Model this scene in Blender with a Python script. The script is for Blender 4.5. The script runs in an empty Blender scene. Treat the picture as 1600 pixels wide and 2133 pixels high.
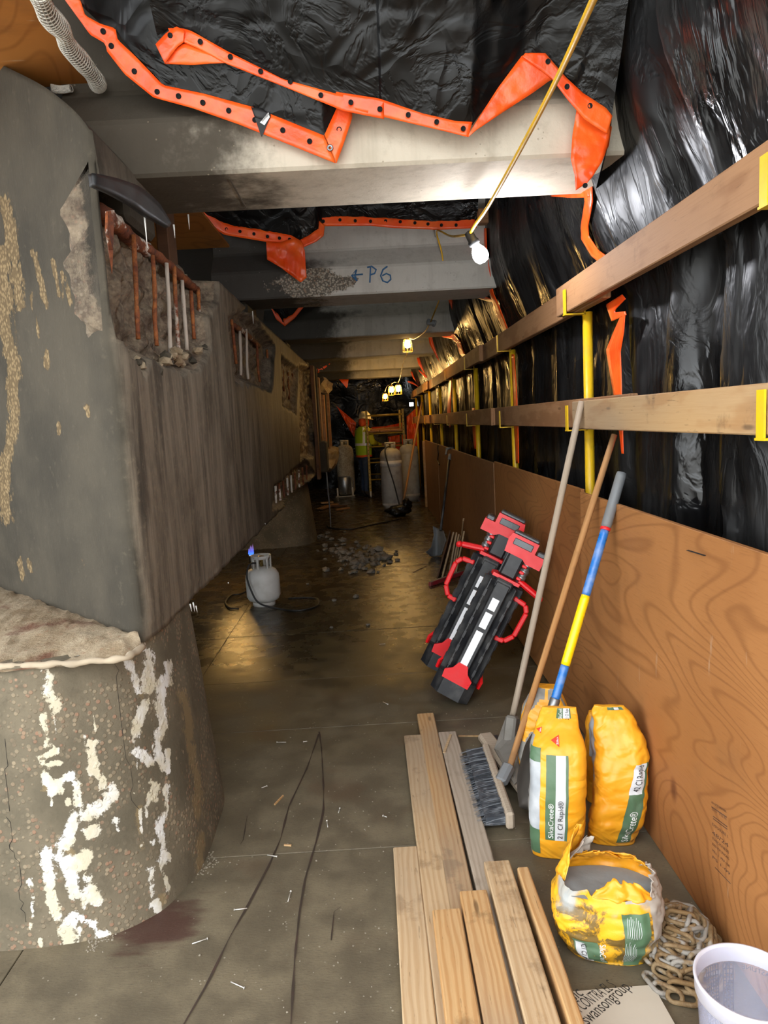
import bpy, bmesh, math, random
from mathutils import Vector, Matrix, Euler, noise as mn
S = bpy.context.scene
COL = S.collection
random.seed(7)
V = Vector
# ---------------------------------------------------------------- camera
FPX, CX, CY, EYE = 1479.0, 800.0, 1066.5, 1.6
_f = V((770 - CX, 878 - CY, FPX)).normalized()          # tunnel direction seen by the camera
_u = V((-.055, -1, 0)); _u = (_u - _f * _u.dot(_f)).normalized()
_r = _u.cross(_f) * -1
if _r.x < 0: _r = -_r
def _w(c): return V((_r.dot(c), _f.dot(c), _u.dot(c)))
cam_d = bpy.data.cameras.new('camera'); cam = bpy.data.objects.new('camera', cam_d); COL.objects.link(cam)
cx, cy, cz = _w(V((1, 0, 0))), _w(V((0, -1, 0))), _w(V((0, 0, -1)))
cam.matrix_world = Matrix(((cx.x, cy.x, cz.x, 0), (cx.y, cy.y, cz.y, 0), (cx.z, cy.z, cz.z, EYE), (0, 0, 0, 1)))
cam_d.sensor_fit = 'VERTICAL'; cam_d.sensor_height = 36; cam_d.lens = 36 * FPX / 2133
cam_d.clip_start = .02; cam_d.clip_end = 200
S.camera = cam
# ---------------------------------------------------------------- sky and exposure
w = bpy.data.worlds.new('overcast_sky'); S.world = w; w.use_nodes = True
bg = w.node_tree.nodes['Background']; bg.inputs[0].default_value = (.93, .97, 1.0, 1); bg.inputs[1].default_value = 1.0
S.view_settings.view_transform = 'Standard'; S.view_settings.look = 'None'
S.view_settings.gamma = 1; S.view_settings.use_curve_mapping = False
S.view_settings.exposure = 2.6
S.cycles.max_bounces = 8; S.cycles.diffuse_bounces = 5; S.cycles.glossy_bounces = 4; S.cycles.transmission_bounces = 6; S.cycles.transparent_max_bounces = 8
S.cycles.adaptive_threshold = .02; S.cycles.use_denoising = True; S.cycles.sample_clamp_indirect = 6; S.cycles.caustics_reflective = False; S.cycles.caustics_refractive = False
# ---------------------------------------------------------------- rays of the measured photograph
def ray(x, y): return _w(V((x - CX, y - CY, FPX)))
E0 = V((0, 0, EYE))
def flr(x, y, z=0.): d = ray(x, y); return E0 + d * ((z - EYE) / d.z)
def atX(x, y, X): d = ray(x, y); return E0 + d * (X / d.x)
def atY(x, y, Y): d = ray(x, y); return E0 + d * (Y / d.y)
def prj(p):
    q = V(p) - E0
    c = V((_r.x * q.x + _f.x * q.y + _u.x * q.z, _r.y * q.x + _f.y * q.y + _u.y * q.z, _r.z * q.x + _f.z * q.y + _u.z * q.z))
    return (CX + FPX * c.x / c.z, CY + FPX * c.y / c.z)
# ---------------------------------------------------------------- materials
def hx(h):
    c = [int(h[i:i + 2], 16) / 255 for i in (0, 2, 4)]
    return tuple((x / 12.92 if x <= .04045 else ((x + .055) / 1.055) ** 2.4) for x in c)
DIM = dict(girder_concrete=1.12, wet_deck=.76, pier_concrete=.72, weathered_cap=.72, plywood_warm=.8, lumber_pale=.8, lumber_grey=.8, lumber_warm=.8, lumber_rail=.85, bag_yellow=.84, bag_yellow_soiled=.85, bag_white=.8, broken_concrete=.72, board_face=.8, fresh_mortar=.7, pole_grey=.85, pole_amber=.85, torn_paper=.8, weathered_chain=.8, cylinder_white=1.05, cylinder_paint=.8)
class NT:
    def __init__(s, name):
        s.m = bpy.data.materials.new(name); s.m.use_nodes = True
        s.t = s.m.node_tree; s.b = s.t.nodes['Principled BSDF']; s.out = s.t.nodes['Material Output']
    def n(s, typ, ins=None, **at):
        k = s.t.nodes.new('ShaderNode' + typ)
        for a, v in at.items(): setattr(k, a, v)
        for i, v in (ins or {}).items(): s.put(k.inputs[i], v)
        return k
    def put(s, sock, v):
        if isinstance(v, bpy.types.NodeSocket): s.t.links.new(v, sock)
        elif isinstance(v, (tuple, list)) and sock.type == 'RGBA' and len(v) == 3: sock.default_value = (*v, 1)
        else: sock.default_value = v
    def co(s, k='Object'): return s.n('TexCoord').outputs[k]
    def mp(s, v, sc=(1, 1, 1), loc=(0, 0, 0), rot=(0, 0, 0)): return s.n('Mapping', {0: v, 1: loc, 2: rot, 3: sc}).outputs[0]
    def noise(s, v, sc, det=4., ro=.55, dist=0.): return s.n('TexNoise', {'Vector': v, 'Scale': sc, 'Detail': det, 'Roughness': ro, 'Distortion': dist}).outputs[0]
    def vor(s, v, sc, f='F1', o='Distance'): return s.n('TexVoronoi', {'Vector': v, 'Scale': sc}, feature=f).outputs[o]
    def ramp(s, f, st):
        k = s.n('ValToRGB', {0: f}); e = k.color_ramp.elements
        while len(e) < len(st): e.new(.5)
        for el, (p, c) in zip(e, st):
            el.position = p; el.color = (*c, 1) if isinstance(c, (tuple, list)) else (c, c, c, 1)
        return k.outputs[0]
    def mix(s, f, a, b, mode='MIX'):
        k = s.n('Mix', data_type='RGBA', blend_type=mode)
        s.put(k.inputs[0], f); s.put(k.inputs[6], a); s.put(k.inputs[7], b); return k.outputs[2]
    def ma(s, op, a, b=0., c=None):
        k = s.n('Math', {0: a, 1: b}, operation=op)
        if c is not None: s.put(k.inputs[2], c)
        return k.outputs[0]
    def sm(s, x, lo, hi, a=0., b=1.): return s.n('MapRange', {0: x, 1: lo, 2: hi, 3: a, 4: b}, interpolation_type='SMOOTHSTEP').outputs[0]
    def sep(s, v): return s.n('SeparateXYZ', {0: v}).outputs
    def at(s, name): return s.n('Attribute', attribute_name=name).outputs['Fac']
    def stone(s, cell, a='8a8073', b='b9a88f', c3='a5806a'):
        q = s.sep(cell.outputs[1]); return s.mix(s.sm(q[1], .6, .95), s.mix(q[0], hx(a), hx(b)), hx(c3))
    def rnd(s): return s.n('ObjectInfo').outputs['Random']
    def bump(s, h, st=.5, d=.01): s.put(s.b.inputs['Normal'], s.n('Bump', {'Strength': st, 'Distance': d, 'Height': h}).outputs[0])
    def fin(s, col=None, rough=.6, metal=0., **kw):
        k = DIM.get(s.m.name, 1)
        if col is not None and k != 1: col = s.mix(1., col, (k, k, k), 'MULTIPLY')
        if col is not None: s.put(s.b.inputs['Base Color'], col)
        s.put(s.b.inputs['Roughness'], rough); s.put(s.b.inputs['Metallic'], metal)
        for k, v in kw.items(): s.put(s.b.inputs[k.replace('_', ' ')], v)
        return s.m
def plain(name, h, rough=.6, metal=0., dirt=.25, sc=14., bump=.15, dcol='6b655b', **kw):
    t = NT(name); c = t.co(); f = t.noise(c, sc, 6)
    col = t.mix(t.ma('MULTIPLY', t.sm(f, .42, .75), dirt), hx(h), hx(dcol))
    if bump: t.bump(t.noise(c, sc * 4, 5), bump, .004)
    return t.fin(col, t.sm(f, .2, .8, max(0, rough - .1), min(1, rough + .15)), metal, **kw)
def emit(name, h, st):
    t = NT(name); return t.fin(hx(h), .5, Emission_Color=hx(h), Emission_Strength=st)
# ---------------------------------------------------------------- mesh builder
class MB:
    def __init__(s): s.bm = bmesh.new(); s.at = None
    def add(s, vs, fs, mi=0, sm=False):
        bv = [s.bm.verts.new(v) for v in vs]; out = []
        for f in fs:
            try: q = s.bm.faces.new([bv[i] for i in f])
            except ValueError: continue
            q.material_index = mi; q.smooth = sm; out.append(q)
        return bv
    def box(s, c, sz, R=None, bev=0., mi=0):
        r = bmesh.ops.create_cube(s.bm, size=1); vs = r['verts']
        M = Matrix.Translation(c) @ (R.to_4x4() if R else Matrix()) @ Matrix.Diagonal((*sz, 1))
        bmesh.ops.transform(s.bm, matrix=M, verts=vs)
        fs = {f for v in vs for f in v.link_faces}
        for f in fs: f.material_index = mi
        if bev:
            es = {e for v in vs for e in v.link_edges}
            q = bmesh.ops.bevel(s.bm, geom=list(es), offset=bev, segments=1, affect='EDGES', clamp_overlap=True)
            for f in q['faces']: f.material_index = mi
        return s
    def beam(s, a, b, sz, up=(0, 0, 1), bev=0., mi=0, mid=None):
        """box from a to b, cross-section sz = (along side, along up)"""
        a, b = V(a), V(b); d = (b - a); L = d.length; z = d / L
        x = V(up).cross(z) if abs(V(up).normalized().dot(z)) < .999 else V((1, 0, 0)).cross(z)
        x.normalize(); y = z.cross(x)
        R = Matrix((x, y, z)).transposed()
        return s.box((a + b) / 2, (sz[0], sz[1], L), R, bev, mi)
    def tube(s, pts, r, seg=8, mi=0, caps=True, closed=False, sm=True):
        P = [V(p) for p in pts]; n = len(P); R = r if isinstance(r, (list, tuple)) else [r] * n
        t = []
        for i in range(n):
            a = P[(i - 1) % n] if closed or i else P[0]; b = P[(i + 1) % n] if closed or i < n - 1 else P[-1]
            d = b - a; t.append(d.normalized() if d.length > 1e-9 else V((0, 0, 1)))
        u = t[0].orthogonal().normalized(); vs = []; fs = []
        for i in range(n):
            u = (u - t[i] * u.dot(t[i])); u = u.normalized() if u.length > 1e-6 else t[i].orthogonal().normalized()
            v = t[i].cross(u)
            for k in range(seg):
                a = 2 * math.pi * k / seg; vs.append(P[i] + (u * math.cos(a) + v * math.sin(a)) * R[i])
        m = n if closed else n - 1
        for i in range(m):
            for k in range(seg):
                fs.append((i * seg + k, i * seg + (k + 1) % seg, ((i + 1) % n) * seg + (k + 1) % seg, ((i + 1) % n) * seg + k))
        if caps and not closed: fs.append(tuple(range(seg))[::-1]); fs.append(tuple((n - 1) * seg + k for k in range(seg)))
        s.add(vs, fs, mi, sm); return s
    def lathe(s, prof, seg=24, M=Matrix(), mi=0, sm=True, cap=True):
        vs = []; fs = []
        for r, z in prof:
            for k in range(seg):
                a = 2 * math.pi * k / seg; vs.append(M @ V((r * math.cos(a), r * math.sin(a), z)))
        for i in range(len(prof) - 1):
            for k in range(seg): fs.append((i * seg + k, i * seg + (k + 1) % seg, (i + 1) * seg + (k + 1) % seg, (i + 1) * seg + k))
        if cap:
            if prof[0][0] > 1e-4: fs.append(tuple(range(seg))[::-1])
            if prof[-1][0] > 1e-4: fs.append(tuple((len(prof) - 1) * seg + k for k in range(seg)))
        s.add(vs, fs, mi, sm); return s
    def prism(s, poly, z0, z1, M=Matrix(), mi=0):
        n = len(poly); vs = [M @ V((x, y, z)) for z in (z0, z1) for x, y in poly]
        fs = [tuple(range(n))[::-1], tuple(range(n, 2 * n))] + [(i, (i + 1) % n, n + (i + 1) % n, n + i) for i in range(n)]
        s.add(vs, fs, mi); return s
    def grid(s, nu, nv, f, mi=0, sm=True, skip=None, wrap=False):
        """f(i,j)->point; wrap closes the u direction"""
        vs = [V(f(i, j)) for j in range(nv) for i in range(nu)]; bv = [s.bm.verts.new(v) for v in vs]
        for j in range(nv - 1):
            for i in range(nu if wrap else nu - 1):
                if skip and skip(i, j): continue
                i2 = (i + 1) % nu
                q = s.bm.faces.new((bv[j * nu + i], bv[j * nu + i2], bv[(j + 1) * nu + i2], bv[(j + 1) * nu + i]))
                q.smooth = sm; q.material_index = mi(i, j) if callable(mi) else mi
        return bv
    def blob(s, c, r, seed=0, sub=2, rough=.35, flat=1., mi=0, sm=False):
        q = bmesh.ops.create_icosphere(s.bm, subdivisions=sub, radius=1); o = V((seed * 3.7, seed * 1.3, seed * 7.1))
        for v in q['verts']:
            k = 1 + rough * mn.noise(v.co * 1.3 + o) + rough * .5 * mn.noise(v.co * 3 + o)
            p = v.co * k; rr = r if isinstance(r, (tuple, list)) else (r, r, r)
            v.co = V(c) + V((p.x * rr[0], p.y * rr[1], p.z * rr[2] * flat))
        for f in {f for v in q['verts'] for f in v.link_faces}: f.material_index = mi; f.smooth = sm
        return s
WM = {}
def _mats(o, mats):
    for m in (mats if isinstance(mats, (list, tuple)) else [mats]): o.data.materials.append(m)
def mesh_of(mb, name, M=None, recalc=True):
    if recalc: bmesh.ops.recalc_face_normals(mb.bm, faces=mb.bm.faces)
    if M is not None: bmesh.ops.transform(mb.bm, matrix=M, verts=mb.bm.verts)
    me = bpy.data.meshes.new(name); mb.bm.to_mesh(me); mb.bm.free(); return me
def thing(name, label, cat, loc=(0, 0, 0), rot=None, group=None):
    o = bpy.data.objects.new(name, None); COL.objects.link(o); o.empty_display_size = .05
    M = Matrix.Translation(loc) @ (rot.to_4x4() if rot is not None else Matrix())
    o.matrix_world = M; WM[o.name] = M; tag(o, label, cat, group); return o
def tag(o, label=None, cat=None, group=None, kind=None):
    if label: o['label'] = label
    if cat: o['category'] = cat
    if group: o['group'] = group
    if kind: o['kind'] = kind
    return o
def part(name, mb, mats, parent, local=False, label=None, recalc=True, kind=None):
    M = WM[parent.name]
    o = bpy.data.objects.new(name, mesh_of(mb, name, None if local else M.inverted(), recalc)); COL.objects.link(o); _mats(o, mats)
    o.parent = parent; WM[o.name] = M; tag(o, label, kind=kind); return o
def single(name, mb, mats, label, cat, loc=(0, 0, 0), group=None, recalc=True, kind=None, rot=None, local=False):
    M = Matrix.Translation(loc) @ (rot.to_4x4() if rot is not None else Matrix())
    o = bpy.data.objects.new(name, mesh_of(mb, name, None if local else M.inverted(), recalc)); COL.objects.link(o); _mats(o, mats)
    o.matrix_world = M; WM[o.name] = M; tag(o, label, cat, group, kind); return o
def struct(name, mb, mats, label, recalc=True, loc=(0, 0, 0)): return single(name, mb, mats, label, None, loc, None, recalc, 'structure')
def inst(name, me, mats, parent, M):
    o = bpy.data.objects.new(name, me); COL.objects.link(o)
    if not me.materials: _mats(o, mats)
    o.parent = parent; o.matrix_local = M; WM[o.name] = WM[parent.name] @ M; return o
def rs(poly, n):
    """resample a polyline evenly to n points"""
    P = [V(p).to_3d() if len(p) == 2 else V(p) for p in poly]; L = [0]
    for a, b in zip(P, P[1:]): L.append(L[-1] + (b - a).length)
    out = []
    for k in range(n):
        t = L[-1] * k / (n - 1); i = 0
        while i < len(P) - 2 and L[i + 1] < t: i += 1
        d = L[i + 1] - L[i]; out.append(P[i].lerp(P[i + 1], (t - L[i]) / d if d > 1e-9 else 0))
    return out
def cat(pts, n=6, closed=False):
    """Catmull-Rom through 3-D points"""
    P = [V(p) for p in pts]; N = len(P); out = []
    for i in range(N if closed else N - 1):
        g = (lambda k: P[k % N]) if closed else (lambda k: P[min(max(k, 0), N - 1)])
        a, b, c, d = g(i - 1), g(i), g(i + 1), g(i + 2)
        for k in range(n):
            t = k / n
            out.append(.5 * ((2 * b) + (c - a) * t + (2 * a - 5 * b + 4 * c - d) * t * t + (3 * b - a - 3 * c + d) * t ** 3))
    if not closed: out.append(P[-1])
    return out
def frame(z, up=(0, 0, 1)):
    """rotation whose z is z and whose y leans towards up"""
    z = V(z).normalized(); x = V(up).cross(z).normalized(); y = z.cross(x); return Matrix((x, y, z)).transposed()
def ribbon(A, B, fn, n=24, k=4, rip=.004, seed=0., off=0.):
    mb = MB(); a, b = rs(A, n), rs(B, n)
    P = [[fn(*(a[i].lerp(b[i], j / k)).to_2d()) for i in range(n)] for j in range(k + 1)]
    def f(i, j):
        p = P[j][i]; d = (E0 - p).normalized()
        return p + d * (off + rip * (mn.noise(p * 14 + V((seed, 0, 0))) + .5 * mn.noise(p * 40)))
    mb.grid(n, k + 1, f); return mb
def ribc(C, wd, fn, **kw):
    C = [V((x, y)) for x, y in C]; A = []; B = []
    for i, c in enumerate(C):
        t = (C[min(i + 1, len(C) - 1)] - C[max(i - 1, 0)]).normalized(); nn = V((-t.y, t.x)); h = (wd[i] if isinstance(wd, (list, tuple)) else wd) / 2
        A.append(c + nn * h); B.append(c - nn * h)
    return ribbon(A, B, fn, **kw)
def solid(o, th):
    m = o.modifiers.new('thickness', 'SOLIDIFY'); m.thickness = th; m.offset = 0; return o
def text_bits(s, size, spacing=1.):
    """flat lettering as (verts, faces) with its left end of the baseline at the origin"""
    c = bpy.data.curves.new('t', 'FONT'); c.body = s; c.size = size; c.resolution_u = 3; c.space_character = spacing
    o = bpy.data.objects.new('t', c); COL.objects.link(o); bpy.context.view_layer.update()
    dg = bpy.context.evaluated_depsgraph_get(); me = o.evaluated_get(dg).to_mesh()
    vs = [v.co.copy() for v in me.vertices]; fs = [tuple(p.vertices) for p in me.polygons]
    o.evaluated_get(dg).to_mesh_clear(); bpy.data.objects.remove(o); bpy.data.curves.remove(c)
    return vs, fs
def lettering(mb, s, size, fn, mi=0, spacing=1., bold=False):
    vs, fs = text_bits(s, size, spacing); mb.add([fn(v.x, v.y) for v in vs], fs, mi)
def inpoly(x, y, P):
    c = False; n = len(P)
    for i in range(n):
        (x1, y1), (x2, y2) = P[i], P[(i + 1) % n]
        if (y1 > y) != (y2 > y) and x < (x2 - x1) * (y - y1) / (y2 - y1) + x1: c = not c
    return c
def segd(px, py, a, b):
    ax, ay = a; bx, by = b; dx, dy = bx - ax, by - ay; L = dx * dx + dy * dy
    t = 0 if L == 0 else max(0, min(1, ((px - ax) * dx + (py - ay) * dy) / L))
    return math.hypot(px - ax - t * dx, py - ay - t * dy)
def polyd(x, y, P):
    d = min(segd(x, y, P[i], P[(i + 1) % len(P)]) for i in range(len(P)))
    return d if inpoly(x, y, P) else -d
def strokes(x, y, ST):
    """soft cover 0..1 of painted strokes [(width, pts)] at picture point x,y"""
    m = 0.
    for wd, P in ST:
        d = min(segd(x, y, P[i], P[min(i + 1, len(P) - 1)]) for i in range(max(1, len(P) - 1)))
        m = max(m, 1 - d / wd)
    return max(0., m)
def attr(o, name, vals):
    a = o.data.attributes.new(name, 'FLOAT', 'POINT'); a.data.foreach_set('value', vals)
# ---------------------------------------------------------------- surfaces
def m_floor():
    t = NT('wet_deck'); c = t.co(); y = t.sep(c)[1]
    big = t.noise(c, 1.1, 5); mid = t.noise(c, 6, 6, .6); fine = t.noise(t.mp(c, (1, 3, 1)), 60, 5, .7)
    wet = t.sm(t.ma('ADD', y, t.ma('MULTIPLY', t.ma('SUBTRACT', big, .5), 3.5)), 3.0, 5.2)
    dry = t.mix(t.sm(mid, .35, .7), hx('5f5543'), hx('786c55'))
    dry = t.mix(t.ma('MULTIPLY', t.sm(fine, .5, .75), .5), dry, hx('3d372e'))
    dry = t.mix(t.ma('MULTIPLY', t.sm(t.noise(c, 2.3, 3), .55, .7), .4), dry, hx('5a412c'))
    wc = t.mix(t.sm(mid, .3, .7), hx('3d3426'), hx('55492f'))
    col = t.mix(wet, dry, wc)
    # pale grit trodden into the deck
    g = t.vor(c, 38); gm = t.ma('MULTIPLY', t.sm(g, .16, .08), t.sm(t.noise(c, 9, 2), .5, .62))
    col = t.mix(t.ma('MULTIPLY', gm, .55), col, hx('b4ab98'))
    st = t.sm(t.noise(t.mp(c, (1.6, .5, 1)), 3.1, 4), .68, .74); col = t.mix(t.ma('MULTIPLY', st, .5), col, hx('4a2018'))
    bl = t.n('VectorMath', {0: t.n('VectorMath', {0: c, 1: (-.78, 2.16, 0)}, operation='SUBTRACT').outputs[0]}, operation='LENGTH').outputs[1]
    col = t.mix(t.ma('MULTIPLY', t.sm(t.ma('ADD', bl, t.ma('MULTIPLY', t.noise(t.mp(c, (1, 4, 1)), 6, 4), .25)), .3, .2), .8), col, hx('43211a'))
    t.bump(t.ma('ADD', t.ma('MULTIPLY', fine, .5), t.ma('ADD', mid, t.ma('MULTIPLY', gm, .4))), .35, .006)
    r = t.ma('ADD', t.ma('MULTIPLY', wet, -.42), t.ma('ADD', .62, t.ma('MULTIPLY', t.sm(mid, .35, .7), .16)))
    return t.fin(col, r, Specular_IOR_Level=.45)
def m_concrete(name, a, b, dark, streak=.35, rough=.85, left_stain=None, stainc='3b342b', agg=None, sc=1.):
    """cast concrete: mottling, vertical run marks, an old soot stain from x = left_stain leftwards, an exposed patch"""
    t = NT(name); c = t.co(); x, y, z = t.sep(c)
    f = t.noise(c, 2.2 * sc, 6, .6); f2 = t.noise(c, 16 * sc, 6, .65); run = t.noise(t.mp(c, (9, 9, .7)), 1.6, 5, .6)
    col = t.mix(t.sm(f, .3, .7), hx(a), hx(b))
    col = t.mix(t.ma('MULTIPLY', t.sm(run, .48, .75), streak), col, hx(dark))
    col = t.mix(t.ma('MULTIPLY', t.sm(f2, .52, .75), .3), col, hx(dark))
    h = t.ma('ADD', f2, t.ma('MULTIPLY', t.noise(c, 70, 4), .5))
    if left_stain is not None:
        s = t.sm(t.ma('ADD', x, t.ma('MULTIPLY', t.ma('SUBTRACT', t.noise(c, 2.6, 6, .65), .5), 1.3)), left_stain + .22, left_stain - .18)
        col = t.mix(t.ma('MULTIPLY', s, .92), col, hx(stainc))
    if agg:
        (ax, az), (rx, rz) = agg
        d = t.ma('ADD', t.ma('POWER', t.ma('DIVIDE', t.ma('SUBTRACT', x, ax), rx), 2), t.ma('POWER', t.ma('DIVIDE', t.ma('SUBTRACT', z, az), rz), 2))
        d = t.ma('ADD', d, t.ma('MULTIPLY', t.ma('SUBTRACT', t.noise(c, 9, 7, .7), .5), 3.4))
        mk = t.sm(d, 1.05, .85); cell = t.n('TexVoronoi', {'Vector': c, 'Scale': 70})
        st = t.mix(t.sm(cell.outputs[0], .4, .62), t.stone(cell, '9a9285', 'b8ae9d', '9c8470'), hx('6a6359'))
        col = t.mix(mk, col, st); h = t.ma('ADD', h, t.ma('MULTIPLY', mk, t.ma('MULTIPLY', cell.outputs[0], -1.5)))
    pit = t.vor(c, 30 * sc); pm = t.ma('MULTIPLY', t.sm(pit, .13, .07), t.sm(t.noise(c, 5, 2), .55, .6))
    col = t.mix(t.ma('MULTIPLY', pm, .6), col, hx(dark)); h = t.ma('SUBTRACT', h, pm)
    t.bump(h, .4, .006); return t.fin(col, rough, Specular_IOR_Level=.3)
def m_cap():
    """old pier cap: darker smooth nose, run-marked side, flaked skin and broken recesses by attribute"""
    t = NT('weathered_cap'); c = t.co(); x, y, z = t.sep(c)
    br = t.at('broken'); fl = t.at('flake')
    run = t.noise(t.mp(c, (9, 9, .8)), 1.5, 6, .7); run2 = t.noise(t.mp(c, (38, 38, 1.4)), 1.4, 5, .7); f = t.noise(c, 2.4, 6, .6); f2 = t.noise(c, 26, 6, .7)
    side = t.sm(t.ma('ADD', t.at('side'), t.ma('MULTIPLY', t.ma('SUBTRACT', f, .5), .7)), .35, .65)
    smooth = t.mix(t.sm(f, .3, .7), hx('3d382e'), hx('544d40')); smooth = t.mix(t.ma('MULTIPLY', t.sm(f2, .55, .72), .4), smooth, hx('6e6555'))
    rough = t.mix(t.sm(run, .3, .7), hx('5a5145'), hx('978b79'))
    rough = t.mix(t.ma('MULTIPLY', t.sm(run2, .52, .72), .4), rough, hx('978b78'))
    rough = t.mix(t.ma('MULTIPLY', t.sm(t.noise(t.mp(c, (6, 6, .9)), 1.3, 4), .55, .7), .75), rough, hx('403a32'))
    rough = t.mix(t.ma('MULTIPLY', t.sm(f, .5, .72), .6), rough, hx('4a4238')); rough = t.mix(t.ma('MULTIPLY', t.sm(f2, .5, .7), .4), rough, hx('9b8d76'))
    damp = t.sm(t.ma('ADD', y, t.ma('MULTIPLY', f, 3.)), 5.0, 7.5); rough = t.mix(t.ma('MULTIPLY', damp, .4), rough, hx('2d261d'))
    col = t.mix(side, smooth, rough)  # smooth nose is darker than the streaked side
    cell = t.n('TexVoronoi', {'Vector': c, 'Scale': 60})
    bc = t.mix(t.sm(f2, .35, .65), hx('6a5c4e'), hx('9a8a74')); bc = t.mix(t.ma('MULTIPLY', t.sm(cell.outputs[0], .45, .2), .5), bc, t.stone(cell))
    bc = t.mix(t.ma('MULTIPLY', t.sm(t.noise(c, 5, 4), .55, .7), .6), bc, hx('4a2d1c')); bc = t.mix(t.ma('MULTIPLY', t.sm(f, .5, .7), .5), bc, hx('3f362c'))
    col = t.mix(t.sm(t.ma('ADD', br, t.ma('MULTIPLY', t.ma('SUBTRACT', f2, .5), .5)), .35, .55), col, bc)
    fm = t.ma('MULTIPLY', t.sm(t.ma('ADD', fl, t.ma('ADD', t.ma('MULTIPLY', t.ma('SUBTRACT', t.noise(t.mp(c, (1, 1, .5)), 17, 7, .75), .5), 2.2), t.ma('MULTIPLY', t.ma('SUBTRACT', f2, .5), .7))), .42, .52), t.sm(fl, .03, .2))
    fc = t.mix(t.sm(cell.outputs[0], .3, .6), hx('957f5c'), hx('6d5b3f')); fc = t.mix(t.ma('MULTIPLY', t.sm(cell.outputs[0], .28, .1), .5), fc, t.stone(cell, 'a8936c', 'c2ad86', '94704c'))
    col = t.mix(fm, col, fc)
    t.bump(t.ma('ADD', t.ma('MULTIPLY', f2, t.ma('ADD', .5, br)), t.ma('ADD', t.ma('MULTIPLY', run2, .4), t.ma('MULTIPLY', fm, -.5))), .55, .01)
    return t.fin(col, t.ma('SUBTRACT', .85, t.ma('MULTIPLY', damp, .25)), Specular_IOR_Level=.3)
def m_pier():
    t = NT('pier_concrete'); c = t.co(); wh = t.at('white'); cr = t.at('crack'); ye = t.at('ochre')
    f = t.noise(c, 3, 6, .6); f2 = t.noise(c, 30, 6, .7); cell = t.n('TexVoronoi', {'Vector': c, 'Scale': 55}); big = t.n('TexVoronoi', {'Vector': c, 'Scale': 26})
    col = t.mix(t.sm(f, .35, .65), hx('645c4b'), hx('7d725e')); col = t.mix(t.ma('MULTIPLY', t.sm(f2, .5, .7), .5), col, hx('5a5142'))
    am = t.ma('MULTIPLY', t.sm(cell.outputs[0], .44, .3), t.sm(t.noise(c, 6, 3), .4, .54))
    col = t.mix(t.ma('MULTIPLY', am, .75), col, t.stone(cell, '7d705c', 'a8977c', 'a07a62'))
    bmk = t.ma('MULTIPLY', t.sm(big.outputs[0], .2, .15), t.sm(t.noise(c, 8, 2), .55, .62))
    col = t.mix(t.ma('MULTIPLY', bmk, .7), col, t.stone(big, 'a08c74', 'b9a184', 'b0705a'))
    nz = t.ma('ADD', t.ma('MULTIPLY', t.ma('SUBTRACT', t.noise(c, 13, 8, .78), .5), 2.9), t.ma('MULTIPLY', t.ma('SUBTRACT', f2, .5), 1.1))
    col = t.mix(t.ma('MULTIPLY', t.sm(t.ma('ADD', ye, nz), .4, .7), .42), col, hx('a98f62'))
    wm = t.ma('MULTIPLY', t.sm(t.ma('ADD', wh, nz), .5, .62), t.sm(wh, .05, .3)); wc = t.mix(t.sm(t.noise(c, 9, 4), .4, .65), hx('d9cfb4'), hx('f4f3ef')); col = t.mix(t.ma('MULTIPLY', wm, .95), col, wc)
    col = t.mix(t.sm(cr, .3, .7), col, hx('2a241d'))
    t.bump(t.ma('ADD', t.ma('ADD', f2, t.ma('MULTIPLY', am, .7)), t.ma('SUBTRACT', t.ma('MULTIPLY', wm, .5), t.ma('MULTIPLY', cr, 1.5))), .5, .006)
    return t.fin(col, .85, Specular_IOR_Level=.3)
def m_break():
    t = NT('broken_concrete'); c = t.co(); f = t.noise(c, 7, 6, .65); f2 = t.noise(c, 45, 6, .7); cell = t.n('TexVoronoi', {'Vector': c, 'Scale': 48})
    col = t.mix(t.sm(f, .35, .65), hx('9c8667'), hx('b9a78a')); col = t.mix(t.ma('MULTIPLY', t.sm(cell.outputs[0], .4, .25), .4), col, t.stone(cell, 'b5a284', 'd0bfa0', 'a87a5c'))
    col = t.mix(t.ma('MULTIPLY', t.sm(t.noise(c, 4, 5), .57, .7), .8), col, hx('6b3317'))
    t.bump(t.ma('ADD', f2, f), .8, .012); return t.fin(col, .9)
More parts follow.
